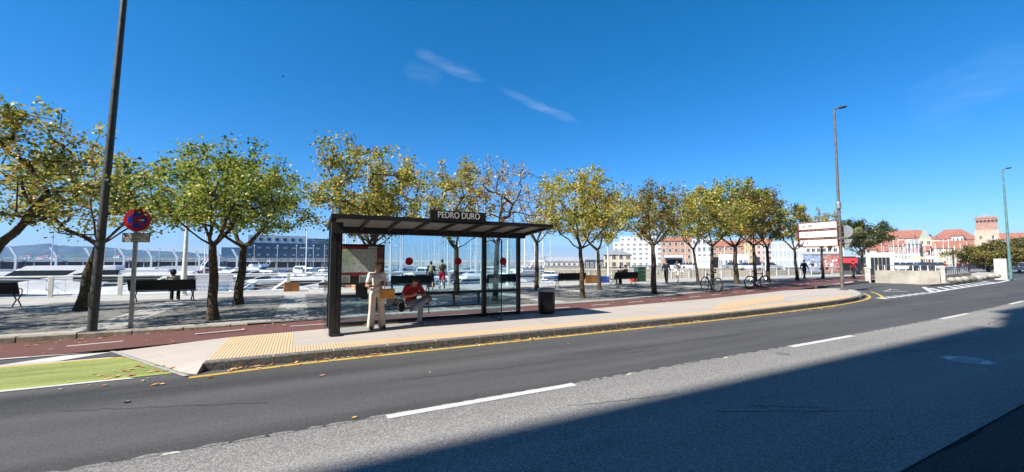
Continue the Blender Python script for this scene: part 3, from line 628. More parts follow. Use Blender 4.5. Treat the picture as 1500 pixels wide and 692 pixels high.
m_.build('fare_notice', [mat('notice_orange', (0.42, 0.22, 0.07), 0.5), mat('notice_violet', (0.12, 0.06, 0.12), 0.5), mat('notice_brown', (0.16, 0.07, 0.05), 0.5)], mp_)
# seat
bn = MB(); lb(bn, 2.02, 4.80, 10.98, 11.24, .52, .56); st = bn.build('seat', steel_dark, sh)
for x in (2.10, 3.95, 4.72):
    m_ = MB(); m_.prism([(0, 0), (.04, 0), (.16, .42), (-.04, .42)], x-SH[0]-.02, x-SH[0]+.02, Matrix(((0, 0, 1, 0), (1, 0, 0, 11.22-SH[1]-.08), (0, 1, 0, .5-SH[2]-.0), (0, 0, 0, 1)))); m_.build('seat_bracket', steel_dark, sh)

# ------------------------------------------------------------------ litter bin
lbn = thing('litter_bin', 'black cylindrical litter bin with a pale grey lid right of the shelter', 'litter bin', (7.0, 11.0, ZP))
m_ = MB(); m_.lathe([(.20, 0), (.255, .03), (.27, .2), (.275, .68), (.27, .70), (.24, .70), (.23, .1), (1e-5, .1)], n=28); m_.build('body', mat('bin_black', (0.018, 0.018, 0.02), 0.35, var=0.3, scale=10), lbn, True)
m_ = MB(); m_.lathe([(.285, .70), (.29, .74), (.285, .79), (.25, .81), (.17, .80), (.16, .76), (1e-5, .755)], n=28); m_.build('lid', mat('bin_lid', (0.30, 0.31, 0.33), 0.4, 0.2), lbn, True)

# ------------------------------------------------------------------ lamps and signs
def lamp_post(label, loc, h, r0, r1, lean, m, arm, group=None):
    t_ = thing('street_lamp', label, 'street lamp', loc, 0, group)
    m_ = MB(); n = 10; m_.tube([(lean[0]*i/n, lean[1]*i/n, h*i/n) for i in range(n+1)], [r0+(r1-r0)*i/n for i in range(n+1)], 14)
    m_.build('pole', m, t_, True)
    m_ = MB(); m_.box((0, 0, .008), (.4, .4, .016)); m_.build('base_plate', m, t_)
    m_ = MB(); m_.box((-r0*.2, -r0*.93, .75), (.10, .03, .34)); m_.build('hatch', m, t_)
    m_ = MB(); m_.tube([(lean[0], lean[1], h-.03), (lean[0]+arm[0]*.4, lean[1]+arm[1]*.4, h+.06)], .035, 8); m_.build('arm', m, t_)
    a = math.atan2(arm[1], arm[0]); q = Vector((lean[0]+arm[0]*.75, lean[1]+arm[1]*.75, h+.10)); Mx = Matrix.Rotation(a, 3, 'Z') @ Matrix.Rotation(R(-8), 3, 'Y')
    m_ = MB(); m_.ell(q, (math.hypot(*arm)*.42, .16, .07), 14, 8, Mx); m_.build('lamp_head', lamp_grey, t_, True)
    return t_
lp = lamp_post('tall grey leaning lamp post nearest the camera at the plaza kerb', (-4.35, 13.2, ZP), 11.0, .095, .052, (.27, 0), lamp_grey, (.5, -.3))
l2 = lamp_post('tall galvanised lamp post carrying three white direction boards', (27.9, 11.95, ZP), 10.75, .095, .048, (.1, 0), mat('lamp_silver_brown', (0.20, 0.17, 0.14), 0.5, 0.4, var=0.3, scale=3), (.55, -.32))
l3 = lamp_post('slender blue green lamp post behind the white wall block at far right', (58.9, 11.9, ZP), 10.4, .12, .06, (0, 0), lamp_green, (.6, -.35))
# collar on second lamp
m_ = MB(); m_.lathe([(.13, 0), (.13, .35), (.10, .4)], (0.03, 0, 4.75), 14); m_.build('collar', galv, l2)

ns_ = thing('no_stopping_sign', 'round red and blue no stopping sign on a galvanised post at the kerb', 'road sign', (-3.71, 13.40, ZP), R(-14))
m_ = MB(); m_.bb(-.04, .04, -.025, .025, 0, 3.0); m_.build('post', galv, ns_)
MX = Matrix.Rotation(PI/2, 3, 'X')
m_ = MB(); m_.lathe([(.29, 0), (.29, .012), (1e-5, .012)], (0.03, -.03, 2.70), 40, MX); pl = m_.build('disc', red_sign, ns_)
m_ = MB(); m_.lathe([(.205, 0), (.205, .002), (1e-5, .002)], (0.03, -.0425, 2.70), 40, MX); m_.build('blue_field', blue_sign, pl)
for a in (45, -45):
    m_ = MB(); Mr = Matrix.Rotation(R(a), 3, 'Y'); m_.box((0.03, -.0465 if a > 0 else -.0485, 2.70), (.41, .002, .05), M=Mr); m_.build('cross_bar', red_sign, pl)
m_ = MB(); m_.prism([(0.04, -.012), (.10, -.012), (.10, -.03), (.17, 0), (.10, .03), (.10, .012), (.04, .012)], 0, .002, Matrix.Translation((0.035, -.0495, 2.70)) @ Matrix.Rotation(PI/2, 4, 'X')); m_.build('arrow', white_p, pl)
m_ = MB(); m_.bb(-.26, .32, -.045, -.03, 2.14, 2.37); p2 = m_.build('plate', black_p, ns_)
m_ = MB(); m_.bb(-.245, .305, -.047, -.0451, 2.155, 2.355); m_.build('plate_face', mat('plate_cream', (0.55, 0.54, 0.48), 0.5), p2)
text('wording', 'EXCEPTO', .098, black_p, p2, (-.005, -.0475, 2.302), depth=.001, sx=1.0); text('wording', 'GUPPY', .098, black_p, p2, (-.02, -.0475, 2.207), depth=.001, sx=1.0)
m_ = MB(); m_.box((.262, -.048, 2.25), (.05, .002, .08)); m_.build('emblem', mat('emblem_orange', (0.55, 0.22, 0.10), 0.5), p2)

# three direction boards, square to the street, hung from the second lamp
db = thing('direction_sign', 'three stacked white direction boards with brown borders on the lamp post', 'direction sign', (27.72, 11.9, 0))
for i, (z0, z1) in enumerate(((3.72, 4.18), (3.20, 3.66), (2.68, 3.14))):
    m_ = MB(); m_.bb(-.03, 0, .05, 2.2, z0, z1); bd = m_.build('board', brown_red, db)
    m_ = MB(); m_.bb(-.034, -.0301, .10, 2.1, z0+.05, z1-.05); m_.build('board_face', white_p, bd)
    gm = mat('sign_grey', (0.35, 0.36, 0.36), 0.5)
    m_ = MB()
    if i == 0: m_.bb(-.037, -.0341, 1.75, 1.93, z0+.14, z1-.14); m_.bb(-.037, -.0341, 1.35, 1.62, z0+.14, z1-.14)
    else: m_.bb(-.037, -.0341, 1.62, 1.72, z0+.19, z1-.19); m_.bb(-.037, -.0341, 1.65, 1.69, z0+.15, z1-.15)
    m_.build('pictogram', gm, bd)
for q_ in ((.25, .31, 2.6, 4.25), (1.8, 1.86, 2.6, 4.25), (.0, .248, 3.1, 3.16), (0, .248, 3.9, 3.96)): m_ = MB(); m_.bb(0.001, .03, *q_); m_.build('bracket', galv, db)
rb = thing('round_sign', 'round and triangular sign backs in grey seen behind the lamp post', 'road sign', (28.4, 11.95, 0))
m_ = MB(); MY = Matrix.Rotation(PI/2, 3, 'Y'); m_.lathe([(.36, 0), (.36, .012), (1e-5, .012)], (0, -.1, 3.55), 28, MY); m_.build('round_plate', galv, rb)
m_ = MB(); m_.prism([(0, -.42), (.36, .3), (-.36, .3)], 0, .012, Matrix(((0, 0, 1, -.0), (1, 0, 0, -.05), (0, 1, 0, 2.8), (0, 0, 0, 1)))); m_.prism([(0, -.42), (.36, .3), (-.36, .3)], 0, .012, Matrix(((0, 0, 1, -.0), (1, 0, 0, .75), (0, 1, 0, 2.8), (0, 0, 0, 1)))); m_.build('triangular_plate', galv, rb)
m_ = MB(); m_.tube([(-.3, 0, 3.5), (.0, 0, 3.5)], .02, 6); m_.build('bracket', galv, rb)
m_ = MB(); m_.tube([(-.3, 0, 2.9), (-.045, .0, 2.9)], .02, 6); m_.build('bracket', galv, rb)
m_ = MB(); m_.bb(-.04, -.01, -.3, 1.0, 2.88, 2.92); m_.build('cross_rail', galv, rb)

# white lamp masts along the quay
wl = thing('quay_lamp', 'white quay lamp mast behind the bench with the seated woman', 'lamp mast', (-5.05, 25.0, ZP))
m_ = MB(); m_.tube([(0, 0, 0), (0.02, 0, 3.9)], [.13, .06], 12); m_.build('pole', offwhite, wl, True)
m_ = MB(); m_.prism([(-.05, 0), (.35, .42), (.42, .36), (.08, -.06)], -.09, .09, Matrix.Translation((0, 0, 3.8)) @ Matrix.Rotation(PI/2, 4, 'X')); m_.build('lamp_head', offwhite, wl)
m_ = MB(); m_.lathe([(.2, 0), (.2, .03), (.14, .05), (.14, .3), (.12, .34)], n=12); m_.build('base_plate', offwhite, wl)
for x, y, lb_ in ((3.86, 25.0, 'white quay lamp mast seen above the city map panel'), (12.76, 25.0, 'white quay lamp mast between the last two shelter posts')):
    c = copy_tree(wl); c.location = (x, y, ZP); c['label'] = lb_
    c['group'] = 'white lamp masts on the quay'
wl['group'] = 'white lamp masts on the quay'
gs = thing('round_sign', 'yellow green round sign on a white mast behind the bench with two people', 'sign', (21.75, 25.0, ZP))
m_ = MB(); m_.tube([(0, 0, 0), (0, 0, 3.1)], [.10, .06], 10); m_.build('mast', offwhite, gs, True)
m_ = MB(); m_.lathe([(.5, -.05), (.52, 0), (.5, .05), (1e-5, .05)], (.0, -.05, 3.5), 28, MX); pp_ = m_.build('disc', mat('yellow_green', (0.55, 0.66, 0.25), 0.5), gs)
m_ = MB(); m_.lathe([(.3, -.055), (.3, .055), (.22, .055), (.22, -.055)], (.0, -.055, 3.5), 24, MX); m_.build('ring_mark', white_p, pp_)

# ------------------------------------------------------------------ quay railing
rl_ = thing('quay_railing', 'long off-white railing with flat posts along the quay edge', 'railing', (0, 26.45, ZP))
m_ = MB(); m_.tube([(-40, 0, .95), (61.5, 0, .95)], .042, 8); m_.build('top_rail', offwhite, rl_, True)
for z in (.22, .42, .62, .8):
    m_ = MB(); m_.tube([(-40, 0, z), (61.5, 0, z)], .010, 5); m_.build('cable', offwhite, rl_)
x = -15.0; pm = MB(); pm.bevbox((0, 0, .47), (.17, .09, .94), .012); pr = None
while x < 61:
    if pr is None: o = pm.build('post', offwhite, rl_); pr = o
    else: o = pr.copy(); COL.objects.link(o); o.parent = rl_
    o.location = (x, 0, 0); x += 2.4

# ------------------------------------------------------------------ benches
def make_bench(name='bench'):
    t_ = thing(name, '', 'bench')
    m_ = MB()
    for i in range(5): m_.bevbox((0, -.02+.095*i, .44), (2.1, .08, .03), .005)
    m_.build('seat', black_wood, t_)
    m_ = MB()
    for i in range(5):
        m_.box((0, -.09-.035*i, .53+.085*i), (2.15, .03, .088), M=Matrix.Rotation(R(20), 3, 'X'))
    m_.build('backrest', black_wood, t_)
    for s in (-1, 1):
        m_ = MB(); X = s*.93
        m_.tube([(X, .42, 0), (X, .33, .12), (X, .20, .26), (X, .34, .40), (X, .40, .43)], .022, 6)
        m_.tube([(X, -.14, 0), (X, -.05, .12), (X, .10, .26), (X, -.02, .40), (X, -.08, .44), (X, -.16, .62), (X, -.26, .92)], .022, 6)
        m_.tube([(X, -.06, .42), (X, .40, .42)], .02, 6); m_.tube([(X, .10, .26), (X, .2, .26)], .02, 6)
        m_.tube([(X, -.15, .64), (X, .1, .67), (X, .36, .65), (X, .41, .60), (X, .40, .43)], .018, 6)
        m_.build('leg', black_p, t_, True)
    return t_
BENCH = [(-10.0, 21.2, 0, 'black slatted bench cut by the left edge of the photo'),
         (-4.95, 21.35, 0, 'black slatted bench with a dark haired woman seated, beside the no stopping sign'),
         (5.2, 21.5, 0, 'empty black bench seen behind the man in the red shirt'),
         (10.55, 21.4, 0, 'empty black bench seen through the shelter glass screen'),
         (15.4, 21.3, 0, 'empty black bench right of the litter bin'),
         (20.1, 21.4, 0, 'black bench with two people sitting close together')]
b0 = make_bench()
for i, (x, y, a, lab) in enumerate(BENCH):
    o = b0 if i == 0 else copy_tree(b0)
    o.location = (x, y, ZP); o['label'] = lab; o['category'] = 'bench'; o['group'] = 'black benches facing the marina'
# ------------------------------------------------------------------ trees
def leaf_mat(name, stops, trans=0.38):
    m = bpy.data.materials.new(name); m.use_nodes = True; t = m.node_tree; t.nodes.clear()
    o = t.nodes.new('ShaderNodeOutputMaterial'); g = t.nodes.new('ShaderNodeNewGeometry'); cr = t.nodes.new('ShaderNodeValToRGB')
    cr.color_ramp.interpolation = 'LINEAR'
    e = cr.color_ramp.elements
    e[0].position = stops[0][0]; e[0].color = (*stops[0][1], 1); e[1].position = stops[-1][0]; e[1].color = (*stops[-1][1], 1)
    for p, c in stops[1:-1]: q = e.new(p); q.color = (*c, 1)
    t.links.new(g.outputs['Random Per Island'], cr.inputs[0])
    # clumps that have turned further than others
    tcx = t.nodes.new('ShaderNodeTexCoord'); ns = t.nodes.new('ShaderNodeTexNoise'); ns.inputs['Scale'].default_value = 1.3; t.links.new(tcx.outputs['Object'], ns.inputs['Vector'])
    ad = t.nodes.new('ShaderNodeMath'); ad.operation = 'MULTIPLY_ADD'; ad.inputs[1].default_value = 1.5; ad.inputs[2].default_value = -0.75; t.links.new(ns.outputs[0], ad.inputs[0])
    a2 = t.nodes.new('ShaderNodeMath'); a2.operation = 'ADD'; a2.use_clamp = True; t.links.new(ad.outputs[0], a2.inputs[0]); t.links.new(g.outputs['Random Per Island'], a2.inputs[1]); t.links.new(a2.outputs[0], cr.inputs[0])
    d = t.nodes.new('ShaderNodeBsdfPrincipled'); d.inputs['Roughness'].default_value = 0.42; d.inputs['Specular IOR Level'].default_value = 0.45
    tr = t.nodes.new('ShaderNodeBsdfTranslucent'); mx = t.nodes.new('ShaderNodeMixShader'); mx.inputs[0].default_value = trans
    t.links.new(cr.outputs[0], d.inputs['Base Color']); t.links.new(cr.outputs[0], tr.inputs[0])
    t.links.new(d.outputs[0], mx.inputs[1]); t.links.new(tr.outputs[0], mx.inputs[2]); t.links.new(mx.outputs[0], o.inputs[0])
    MATS[name] = m; return m
G1, G2, G3 = (.055, .10, .016), (.18, .27, .035), (.36, .42, .065)
Y1, Y2, B1, B2 = (.52, .45, .08), (.70, .58, .15), (.40, .23, .07), (.20, .10, .04)
LM = {
 'green': leaf_mat('leaf_green_turning', [(0, G1), (.30, G2), (.58, G3), (.84, (.44, .47, .09)), (1, Y1)]),
 'mixed': leaf_mat('leaf_green_yellow', [(0, G1), (.16, G2), (.34, G3), (.55, Y1), (.82, Y2), (.93, (.55, .36, .09)), (1, B1)]),
 'yellow': leaf_mat('leaf_yellow', [(0, G2), (.22, G3), (.48, Y1), (.75, Y2), (.9, (.55, .38, .10)), (1, B1)]),
 'orange': leaf_mat('leaf_orange', [(0, G2), (.25, G3), (.5, Y1), (.75, (.55, .38, .10)), (.9, B1), (1, B2)]),
 'pale': leaf_mat('leaf_pale_dry', [(0, B2), (.2, B1), (.45, (.45, .33, .14)), (.7, (.60, .50, .28)), (1, (.72, .66, .48))]),
 'dark': leaf_mat('leaf_dark', [(0, (.025, .045, .01)), (.5, (.07, .10, .02)), (.85, (.16, .18, .035)), (1, (.3, .19, .05))], 0.3),
 'rust': leaf_mat('leaf_rust', [(0, (.06, .08, .016)), (.4, (.19, .20, .035)), (.65, (.36, .30, .06)), (.85, B1), (1, B2)], 0.4)}
def leaves_mesh(name, pts, m, parent, size, rs, drop=0.15):
    n = len(pts); P = np.array(pts)
    rg = np.random.default_rng(rs)
    a = rg.uniform(0, 2*PI, n); tilt = rg.normal(0, 0.75, n); roll = rg.normal(0, 0.7, n); s = size*rg.uniform(0.6, 1.35, n)
    base = np.array([[-.5, 0, 0], [-.02, .5, .07], [.55, .0, -.10], [-.02, -.5, .07]])
    V = np.zeros((n, 4, 3))
    for k in range(4):
        x, y, z = base[k]; x = x*s; y = y*s; z = z*s
        y1, z1 = y*np.cos(roll)-z*np.sin(roll), y*np.sin(roll)+z*np.cos(roll)
        x1, z2 = x*np.cos(tilt)-z1*np.sin(tilt), x*np.sin(tilt)+z1*np.cos(tilt)
        V[:, k, 0] = x1*np.cos(a)-y1*np.sin(a); V[:, k, 1] = x1*np.sin(a)+y1*np.cos(a); V[:, k, 2] = z2
    V += P[:, None, :]
    me = bpy.data.meshes.new(name); me.vertices.add(n*4); me.vertices.foreach_set('co', V.reshape(-1))
    me.loops.add(n*4); me.loops.foreach_set('vertex_index', np.arange(n*4, dtype=np.int32))
    me.polygons.add(n); me.polygons.foreach_set('loop_start', np.arange(0, n*4, 4, dtype=np.int32)); me.polygons.foreach_set('loop_total', np.full(n, 4, dtype=np.int32))
    me.materials.append(m); me.update(); me.validate()
    o = bpy.data.objects.new(name, me); COL.objects.link(o); o.parent = parent; return o
def tree(name, label, x, y, lean, hf, top, rad, pal, seed, nl=4200, attr=150, r0=.14, flat=0.8, shoots=6, size=.095, off=(0, 0), group='autumn trees on the plaza', tuft=.17, bareness=0.0, z=ZP, zlow=None):
    t_ = thing(name, label, 'tree', (x, y, z), 0, group)
    top = hf-.3+(top-hf+.3)*.87; rad *= 1.16; nl = int(nl*1.95); size *= .96; r0 *= .85; tuft *= .85; hf0 = hf; hf -= .38
    rn = random.Random(seed); fork = Vector((lean[0], lean[1], hf)); mb = MB()
    zlow = zlow if zlow is not None else hf0-.05
    zc = (top+zlow)/2; rz2 = (top-zlow)/2; C = Vector((lean[0]*1.2+off[0], lean[1]*1.2+off[1], zc))
    # bent trunk
    n = 7; tp = []
    for i in range(n+1):
        s = i/n; tp.append(Vector((lean[0]*s**1.3+(noise.noise(Vector((seed, s*2.5, 0))))*.16*s*(1-s)*4*.5, lean[1]*s**1.3+noise.noise(Vector((s*2.5, seed, 0)))*.1, hf*s)))
    tp[-1] = fork
    mb.tube(tp, [r0*(1.35 if i == 0 else 1.08-.35*i/n)*(1+.10*noise.noise(Vector((i*1.7, seed, 3)))) for i in range(n+1)], 10)
    nodes = [fork]; par = [-1]; order = []
    # main limbs
    nl_ = rn.choice((4, 5, 5)); a0 = rn.uniform(0, 6.28)
    for k in range(nl_):
        a = a0+2*PI*k/nl_+rn.uniform(-.35, .35); L_ = rad*rn.uniform(.5, .75); el = R(rn.uniform(28, 58)); prev = 0
        for i in range(1, 5):
            s = i/4; p = fork+Vector((math.cos(a)*math.cos(el)*L_*s, math.sin(a)*math.cos(el)*L_*s, math.sin(el)*L_*s*(0.7+0.5*s)))+Vector([rn.uniform(-.05, .05) for _ in range(3)])
            nodes.append(p); par.append(prev); prev = len(nodes)-1
    A = []
    lob = [(rn.uniform(0, 6.28), rn.uniform(.75, 1.15)) for _ in range(6)]
    while len(A) < attr:
        d = Vector([rn.gauss(0, 1) for _ in range(3)]).normalized(); rr = rn.random()**.38
        k = 1.0+.42*noise.noise(d*1.7+Vector((seed*3.1, 0, 0)))
        p = Vector((d.x*rad*rr*k, d.y*rad*rr*k, d.z*rz2*rr*k))
        if p.z < -rz2*flat and rn.random() < .8: continue
        if p.z > 0: p.x *= 1-.12*(p.z/rz2); p.y *= 1-.12*(p.z/rz2)
        A.append(C+p)
    for k in range(shoots):        # long upright shoots breaking the outline
        a = rn.uniform(0, 6.28); q = rad*rn.uniform(.1, .7); zt = C.z+rz2*rn.uniform(.85, 1.16)
        for j in range(4): A.append(Vector((C.x+math.cos(a)*q*(1+.05*j), C.y+math.sin(a)*q*(1+.05*j), zt-.28*(3-j)*.9)))
    A.sort(key=lambda p: (p-fork).length)
    tips = []
    for p in A:
        best = min(range(len(nodes)), key=lambda i: (nodes[i]-p).length+max(0, (nodes[i].z-p.z))*0.9+(0.25 if i == 0 else 0))
        q = nodes[best]; L_ = (p-q).length; ns = max(1, int(L_/.35)); prev = best
        bend = Vector((rn.uniform(-.1, .1), rn.uniform(-.1, .1), rn.uniform(-.12, .02)))*L_
        for i in range(1, ns+1):
            s = i/ns; nodes.append(q.lerp(p, s)+bend*math.sin(PI*s)); par.append(prev); prev = len(nodes)-1
        tips.append(prev)
    cnt = [0]*len(nodes)
    for tpi in tips:
        i = tpi
        while i != -1: cnt[i] += 1; i = par[i]
    def rr_(i): return max(.006, r0*.80*(max(cnt[i], .5)/len(tips))**.54)
    for i in range(1, len(nodes)):
        if par[i] < 0: continue
        a, b = nodes[par[i]], nodes[i]
        if (a-b).length < 1e-3: continue
        ra, rb = min(rr_(par[i]), rr_(i)*1.5), rr_(i)
        mb.tube([a, b], [ra, rb], 6 if rb > .02 else 4, caps=False)
    mb.build('trunk', bark, t_, True)
    pts = []; per = nl/max(1, len(tips)*(1-bareness))
    for tpi in tips:
        p = nodes[tpi]
        bare_here = rn.random() < bareness
        m_n = int(per*rn.uniform(.5, 1.5)*(0.06 if bare_here else 1))
        q = nodes[par[tpi]]
        for _ in range(m_n):
            s = rn.random(); c = q.lerp(p, .35+.75*s)
            pts.append((c.x+rn.gauss(0, tuft), c.y+rn.gauss(0, tuft), c.z+rn.gauss(0, tuft*.75)-.02))
    leaves_mesh('crown', pts, LM[pal], t_, size, seed)
    return t_
# front row beside the cycle lane
tree('plane_tree', 'leaning tree with thinning twiggy top at the left edge of the photo', -7.3, 14.7, (.72, -.1), 2.45, 6.0, 2.0, 'mixed', 11, 3300, 150, .17, bareness=.12, size=.085)
tree('plane_tree', 'dense green crowned tree right of the no stopping sign', -2.17, 14.2, (-.10, .1), 2.5, 5.6, 1.9, 'green', 23, 5400, 210, .15, size=.082, off=(.22, 0))
tree('plane_tree', 'yellow green tree rising behind the left half of the shelter', 2.55, 15.0, (-.25, .1), 2.55, 6.05, 2.25, 'mixed', 35, 5600, 200, .16, shoots=9, size=.09)
tree('plane_tree', 'nearly bare tree with pale dry leaves seen through the glass screen', 7.25, 15.4, (.1, .0), 2.75, 6.4, 2.15, 'pale', 41, 850, 150, .14, bareness=.55, shoots=9, size=.085)
tree('plane_tree', 'bright yellow tree with a forked trunk just right of the litter bin', 11.35, 14.8, (-.1, 0), 2.6, 6.15, 2.2, 'yellow', 57, 5200, 185, .135, shoots=8, size=.09)
tree('plane_tree', 'sparse brown tinted tree in front of the bench with two people', 16.05, 15.0, (0, 0), 2.9, 6.2, 1.95, 'rust', 62, 2500, 150, .14, bareness=.2, shoots=7, size=.09)
tree('plane_tree', 'tree with the first parked bicycle leaning on its trunk', 20.75, 15.1, (.05, 0), 2.9, 6.4, 2.1, 'mixed', 75, 3800, 150, .12, size=.1)
tree('plane_tree', 'pale trunked tree with the second parked bicycle at its foot', 25.3, 15.4, (-.1, 0), 3.0, 6.9, 1.7, 'rust', 81, 3000, 140, .13, size=.105, bareness=.1)
# back row nearer the quay
tree('plane_tree', 'green tree outside the left edge throwing shade on the plaza', -11.9, 14.7, (0, 0), 2.5, 5.9, 2.2, 'green', 301, 3000, 130, .15, size=.11)
tree('plane_tree', 'yellowing tree outside the left edge nearer the quay', -11.6, 19.2, (0, 0), 2.5, 5.9, 2.3, 'mixed', 302, 2800, 120, .15, size=.11)
tree('plane_tree', 'far left tree outside the photo beside the cycle lane', -16.6, 15.0, (0, 0), 2.5, 5.9, 2.3, 'mixed', 303, 2400, 110, .15, size=.12)
tree('plane_tree', 'dark trunked tree directly behind the leaning lamp post', -6.55, 18.95, (.35, 0), 2.6, 5.7, 2.35, 'mixed', 92, 3800, 150, .19, size=.095)
tree('plane_tree', 'green tree with a wide forked trunk left of the dark blue building', -2.1, 18.9, (.1, 0), 2.6, 5.9, 2.35, 'green', 104, 4300, 160, .18, size=.095)
tree('plane_tree', 'leafy tree hidden behind the map case of the shelter', 2.55, 19.2, (.1, 0), 2.7, 5.4, 1.9, 'dark', 110, 2400, 110, .15, size=.1)
tree('plane_tree', 'tree with two tall orange brown shoots above the stop name board', 6.9, 19.2, (0, 0), 2.7, 7.0, 2.0, 'orange', 127, 3600, 130, .17, shoots=10, size=.1)
tree('plane_tree', 'dark trunked sparse tree just beyond the right end of the shelter roof', 12.15, 20.1, (0, 0), 3.1, 6.9, 2.4, 'pale', 133, 900, 150, .15, bareness=.5, size=.1)
tree('plane_tree', 'yellow leaved tree behind the gap between the yellow and the brown tree', 15.5, 18.6, (-.1, 0), 2.7, 6.0, 2.0, 'yellow', 148, 3300, 130, .14, size=.1)
tree('plane_tree', 'dark trunk standing right behind the sparse brown tree', 20.6, 19.3, (0, 0), 3.0, 6.4, 2.0, 'orange', 155, 2400, 120, .17, size=.105)
tree('plane_tree', 'slim leaning tree left of the white billboard', 25.9, 20.0, (-.45, 0), 2.9, 7.0, 2.3, 'mixed', 160, 3600, 130, .12, size=.11)
tree('plane_tree', 'tall full green tree with a thick dark trunk between the two bicycles', 28.6, 18.85, (0, 0), 3.1, 8.1, 2.8, 'green', 177, 5600, 180, .2, size=.11)
tree('plane_tree', 'dark green tree right of the second bicycle', 32.7, 18.9, (0, 0), 3.1, 7.6, 2.3, 'dark', 181, 3900, 140, .16, size=.12)
tree('plane_tree', 'orange tinted tree beside the walker in black', 38.5, 19.8, (-.2, 0), 3.0, 7.0, 2.0, 'orange', 196, 2700, 110, .15, size=.12)
tree('plane_tree', 'bare limbed tree partly hidden behind the direction boards', 43.6, 20.2, (0, 0), 3.3, 6.8, 2.2, 'orange', 201, 1400, 100, .14, size=.12, bareness=.3)
tree('plane_tree', 'round dark crowned tree right of the direction boards', 61.0, 23.9, (0, 0), 3.3, 7.2, 2.75, 'dark', 215, 5600, 150, .16, size=.15, tuft=.25)
# bushes and trees at far right
def bush(name, label, px, depth, h, rad, pal, seed, nl, size, group=None):
    p = spot(px, depth, ZP); h *= .80; rad *= .80; return tree(name, label, p.x, p.y, (0, 0), h*.28, h, rad, pal, seed, nl, 110, .22, flat=.8, shoots=0, size=size, group=group, tuft=rad*.11, z=0.1, zlow=h*.16)
bush('evergreen_tree', 'broad bronze green tree below the square brick tower', 1447, 62, 6.3, 4.4, 'rust', 301, 7000, .22)
bush('evergreen_tree', 'dark green tree reaching the right edge of the photo', 1492, 66, 7.6, 4.6, 'dark', 302, 7000, .24)
bush('evergreen_tree', 'dark green tree just outside the right edge', 1545, 66, 8.0, 5, 'dark', 303, 4000, .26)

# ------------------------------------------------------------------ bicycles
def make_bike():
    t_ = thing('bicycle', '', 'bicycle')
    fm = mat('bike_frame_black', (0.02, 0.02, 0.022), 0.3)
    for x in (-.52, .52):
        m_ = MB(); n = 28
        for r_, w_ in ((.335, .028),):
            pts = [(x+r_*math.cos(2*PI*i/n), 0, .345+r_*math.sin(2*PI*i/n)) for i in range(n+1)]; m_.tube(pts, w_, 6, caps=False)
        wh = m_.build('wheel', rubber, t_, True)
        m_ = MB(); pts = [(x+.31*math.cos(2*PI*i/n), 0, .345+.31*math.sin(2*PI*i/n)) for i in range(n+1)]; m_.tube(pts, .009, 5, caps=False)
        for i in range(12): a = PI*i/6; m_.tube([(x, 0, .345), (x+.31*math.cos(a), 0, .345+.31*math.sin(a))], .0025, 3)
        m_.tube([(x, -.04, .345), (x, .04, .345)], .022, 8); m_.build('rim', chrome, wh)
    m_ = MB(); bb_, st_, hd, hd2 = (-.08, 0, .30), (-.20, 0, .78), (.34, 0, .82), (.37, 0, .70)
    for a, b, r_ in ((bb_, st_, .024), (st_, hd, .023), (bb_, hd2, .028), (hd2, (.345, 0, .90), .022), (bb_, (-.52, 0, .345), .017), (st_, (-.52, 0, .345), .014), (hd2, (.52, 0, .345), .02)): m_.tube([a, b], r_, 8)
    m_.build('frame', fm, t_, True)
    m_ = MB(); m_.tube([(-.20, 0, .78), (-.225, 0, .90)], .013, 6); m_.ell((-.24, 0, .93), (.14, .07, .03)); m_.build('saddle', black_p, t_, True)
    m_ = MB(); m_.tube([(.345, 0, .90), (.335, 0, 1.0)], .014, 6); m_.tube([(.26, -.29, 1.02), (.34, -.15, 1.03), (.35, 0, 1.0), (.34, .15, 1.03), (.26, .29, 1.02)], .012, 6); m_.build('handlebar', chrome, t_, True)
    m_ = MB(); m_.lathe([(.09, -.005), (.09, .005)], (-.08, -.05, .30), 16, MX); m_.tube([(-.08, -.06, .30), (.04, -.07, .18)], .01, 5); m_.tube([(-.08, .06, .30), (-.20, .07, .42)], .01, 5); m_.build('crank', chrome, t_)
    return t_
bk = make_bike(); bk.scale = (1.12, 1.12, 1.12); bk.location = (20.25, 14.85, ZP); bk.rotation_euler = (R(4), 0, R(70)); tag(bk, 'black bicycle leaning on the tree nearer the middle of the photo', 'bicycle', 'bicycles parked against trees')
c = copy_tree(bk); c.location = (24.85, 15.05, ZP); c.rotation_euler = (R(3), 0, R(-12)); c['label'] = 'bicycle leaning on the pale trunked tree further right, seen side on'

